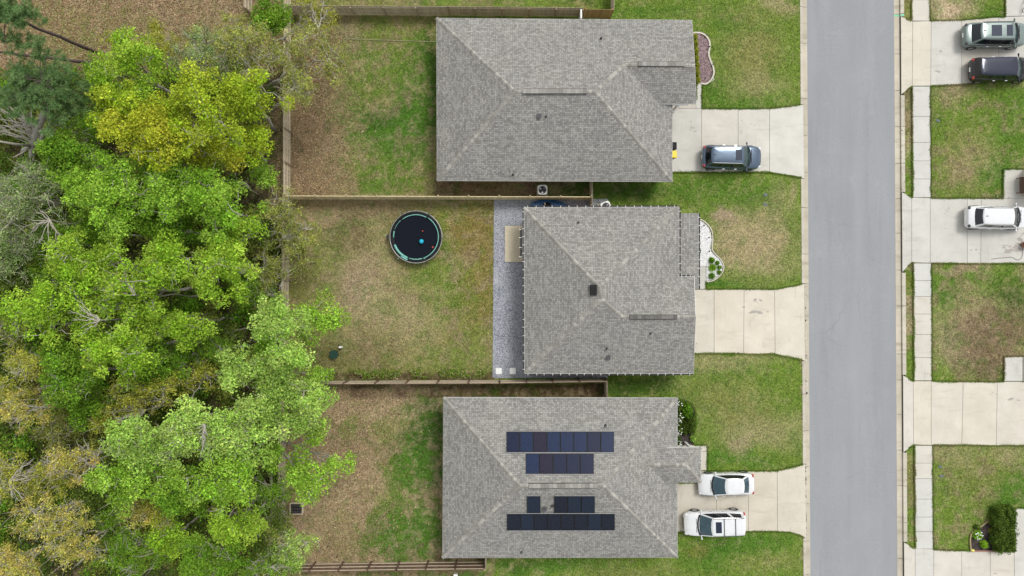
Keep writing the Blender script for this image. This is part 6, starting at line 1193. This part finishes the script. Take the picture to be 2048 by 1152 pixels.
for i, (x, y, lb) in enumerate([(1406, 452, 'upper'), (1416, 475.5, 'middle'), (1416.5, 503, 'lower')]):
    p = P(x, y); r = empty('garden_light', (p.x, p.y, .03), 0, lb + ' small dark solar stake light in the white pebbles', 'garden light', 'stake lights in the pebble bed'); m = MB(); m.cyl((0, 0), .015, 0, .3, 8); m.build('stake', MT['dgrey'], r); m = MB(); m.cyl((0, 0), .07, .3, .36, 12, r2=.05); m.build('lamp_head', MT['dgrey'], r)
for i, (x, y, lb) in enumerate([(1411.5, 72, 'topmost'), (1417, 96, 'second'), (1424, 131, 'third'), (1409, 158.5, 'lowest')]):
    p = P(x, y); r = empty('garden_light', (p.x, p.y, .03), 0, lb + ' small dark stake light along the purple mulch edge', 'garden light', 'stake lights in the mulch bed'); m = MB(); m.cyl((0, 0), .015, 0, .3, 8); m.build('stake', MT['dgrey'], r); m = MB(); m.cyl((0, 0), .07, .3, .36, 12, r2=.05); m.build('lamp_head', MT['dgrey'], r)
# weedy strip along the middle fence
rr = np.random.default_rng(5); n = 5200; x = rr.uniform(700, 985, n); y = 746 + rr.normal(0, 5, n); sel = (vnoise(x / K, y / K, 1.3, 9) > .35); x = x[sel]; y = y[sel]; n = len(x); c = np.stack([(x - 1024) / K, (576 - y) / K, rr.uniform(.02, .35, n)], 1); V, F = leaves(c, .06, np.zeros((n, 3)), .8, .5, rr); k0 = np.where(rr.random((n, 1)) < .5, np.array(LC['olive'][0]), np.array(LC['lime_deep'][0])); k0 = np.where(rr.random((n, 1)) < .2, np.array(COL['straw']), k0)
tag(fast_mesh('weeds', V, F, MT['leaf'], k0 * np.exp(rr.normal(0, .25, (n, 1)))), 'ragged strip of weeds along the fence below the trampoline yard', 'weeds', kind='stuff')

# ------------------------------------------------------------------ turf blades and litter
def inside(px, py, poly):
    r_ = np.zeros(len(px), bool); n = len(poly); j = n - 1
    for i in range(n):
        xi, yi = poly[i]; xj, yj = poly[j]
        with np.errstate(divide='ignore', invalid='ignore'): hit = ((yi > py) != (yj > py)) & (px < (xj - xi) * (py - yi) / ((yj - yi) if yj != yi else 1e-9) + xi)
        r_ ^= hit; j = i
    return r_
def scatter(n, seed):
    rr = np.random.default_rng(seed); px = rr.uniform(560, 2110, n); py = rr.uniform(-40, 1190, n); s = 7.0 * py / 1152
    ok = ~((px > 1599.5 + s) & (px < 1808.5 + s))
    for a, b2, c2, d in house_rects: ok &= ~((px > a + 6) & (px < c2 - 6) & (py > b2 + 6) & (py < d - 6))
    px = px[ok]; py = py[ok]; k = np.zeros(len(px), bool)
    for pl in drive_polys: k |= inside(px, py, pl)
    return px[~k], py[~k], rr
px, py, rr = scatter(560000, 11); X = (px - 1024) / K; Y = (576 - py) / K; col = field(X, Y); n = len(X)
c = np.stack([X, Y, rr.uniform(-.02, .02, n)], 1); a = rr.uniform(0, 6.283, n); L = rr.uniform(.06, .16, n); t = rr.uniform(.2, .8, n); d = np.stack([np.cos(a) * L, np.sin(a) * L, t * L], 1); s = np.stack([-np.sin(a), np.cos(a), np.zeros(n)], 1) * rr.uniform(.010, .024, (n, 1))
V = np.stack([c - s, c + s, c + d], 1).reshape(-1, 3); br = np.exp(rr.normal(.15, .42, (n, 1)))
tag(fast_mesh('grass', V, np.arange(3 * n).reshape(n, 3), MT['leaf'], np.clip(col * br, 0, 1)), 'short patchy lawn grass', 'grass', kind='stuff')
# tufts creeping over the concrete edges
Vx = []; Cx = []; rr = np.random.default_rng(21)
for pl in drive_polys:
    for i in range(len(pl)):
        (xa, ya), (xb, yb) = pl[i], pl[(i + 1) % len(pl)]; L = math.hypot(xb - xa, yb - ya); k = int(L * 16); t = rr.random(k); ex = xa + (xb - xa) * t; ey = ya + (yb - ya) * t
        o = np.abs(rr.normal(0, 1.0, k)) * (.4 + vnoise(ex / K, ey / K, 1.6, 4) * 1.4); nx_, ny_ = (yb - ya) / max(L, 1), -(xb - xa) / max(L, 1)
        # which side is open ground?
        inn = [np.zeros(k, bool), np.zeros(k, bool)]
        for q in drive_polys:
            for si, sg in enumerate((1, -1)): inn[si] |= inside(ex + nx_ * 3 * sg, ey + ny_ * 3 * sg, q)
        sg = np.where(~inn[0], 1, np.where(~inn[1], -1, 0)); s = 7.0 * ey / 1152; ok = (sg != 0) & ~((ex > 1600 + s) & (ex < 1808 + s)) & ~((ex > 1806 + s) & (ex < 1812 + s)) & (ex < 2100) & ~((ex > 985) & (ex < 1220) & (ey > 380) & (ey < 770))
        sx = ex + nx_ * sg * (1.0 - o) ; sy = ey + ny_ * sg * (1.0 - o); Vx.append(np.stack([sx[ok], sy[ok]], 1))
E_ = np.vstack(Vx); X = (E_[:, 0] - 1024) / K; Y = (576 - E_[:, 1]) / K; n = len(X); col = field(X, Y) * np.array([.98, 1.02, .95]); c = np.stack([X, Y, rr.uniform(.0, .06, n)], 1); a = rr.uniform(0, 6.283, n); L = rr.uniform(.04, .10, n); d = np.stack([np.cos(a) * L, np.sin(a) * L, .5 * L + .02], 1); s = np.stack([-np.sin(a), np.cos(a), np.zeros(n)], 1) * rr.uniform(.012, .03, (n, 1))
V = np.stack([c - s, c + s, c + d], 1).reshape(-1, 3); tag(fast_mesh('edge_grass', V, np.arange(3 * n).reshape(n, 3), MT['leaf'], np.clip(col * np.exp(rr.normal(0, .25, (n, 1))), 0, 1)), 'ragged grass creeping over the edges of driveways and sidewalks', 'grass', kind='stuff')
# fallen leaves
rr = np.random.default_rng(31); px = np.concatenate([rr.uniform(-60, 560, 60000), rr.normal(620, 45, 22000), rr.normal(690, 70, 16000), rr.uniform(-80, 560, 20000)]); py = np.concatenate([rr.uniform(-60, 150, 60000), rr.uniform(60, 392, 22000), rr.uniform(772, 1120, 16000), rr.uniform(140, 1190, 20000)])
ok = (px < 870); px = px[ok]; py = py[ok]; n = len(px); c = np.stack([(px - 1024) / K, (576 - py) / K, rr.uniform(.0, .04, n)], 1); V, F = leaves(c, .045, np.zeros((n, 3)), 2.2, .6, rr); pal = np.array([lin(168, 136, 104), lin(140, 112, 86), lin(196, 174, 142), lin(110, 88, 68), lin(160, 144, 120)]); col = pal[rr.integers(0, 5, n)] * np.exp(rr.normal(.12, .25, (n, 1)))
tag(fast_mesh('fallen_leaves', V, F, MT['leaf'], np.clip(col, 0, 1)), 'brown fallen leaves scattered over the yards and woodland floor', 'fallen leaves', kind='stuff')
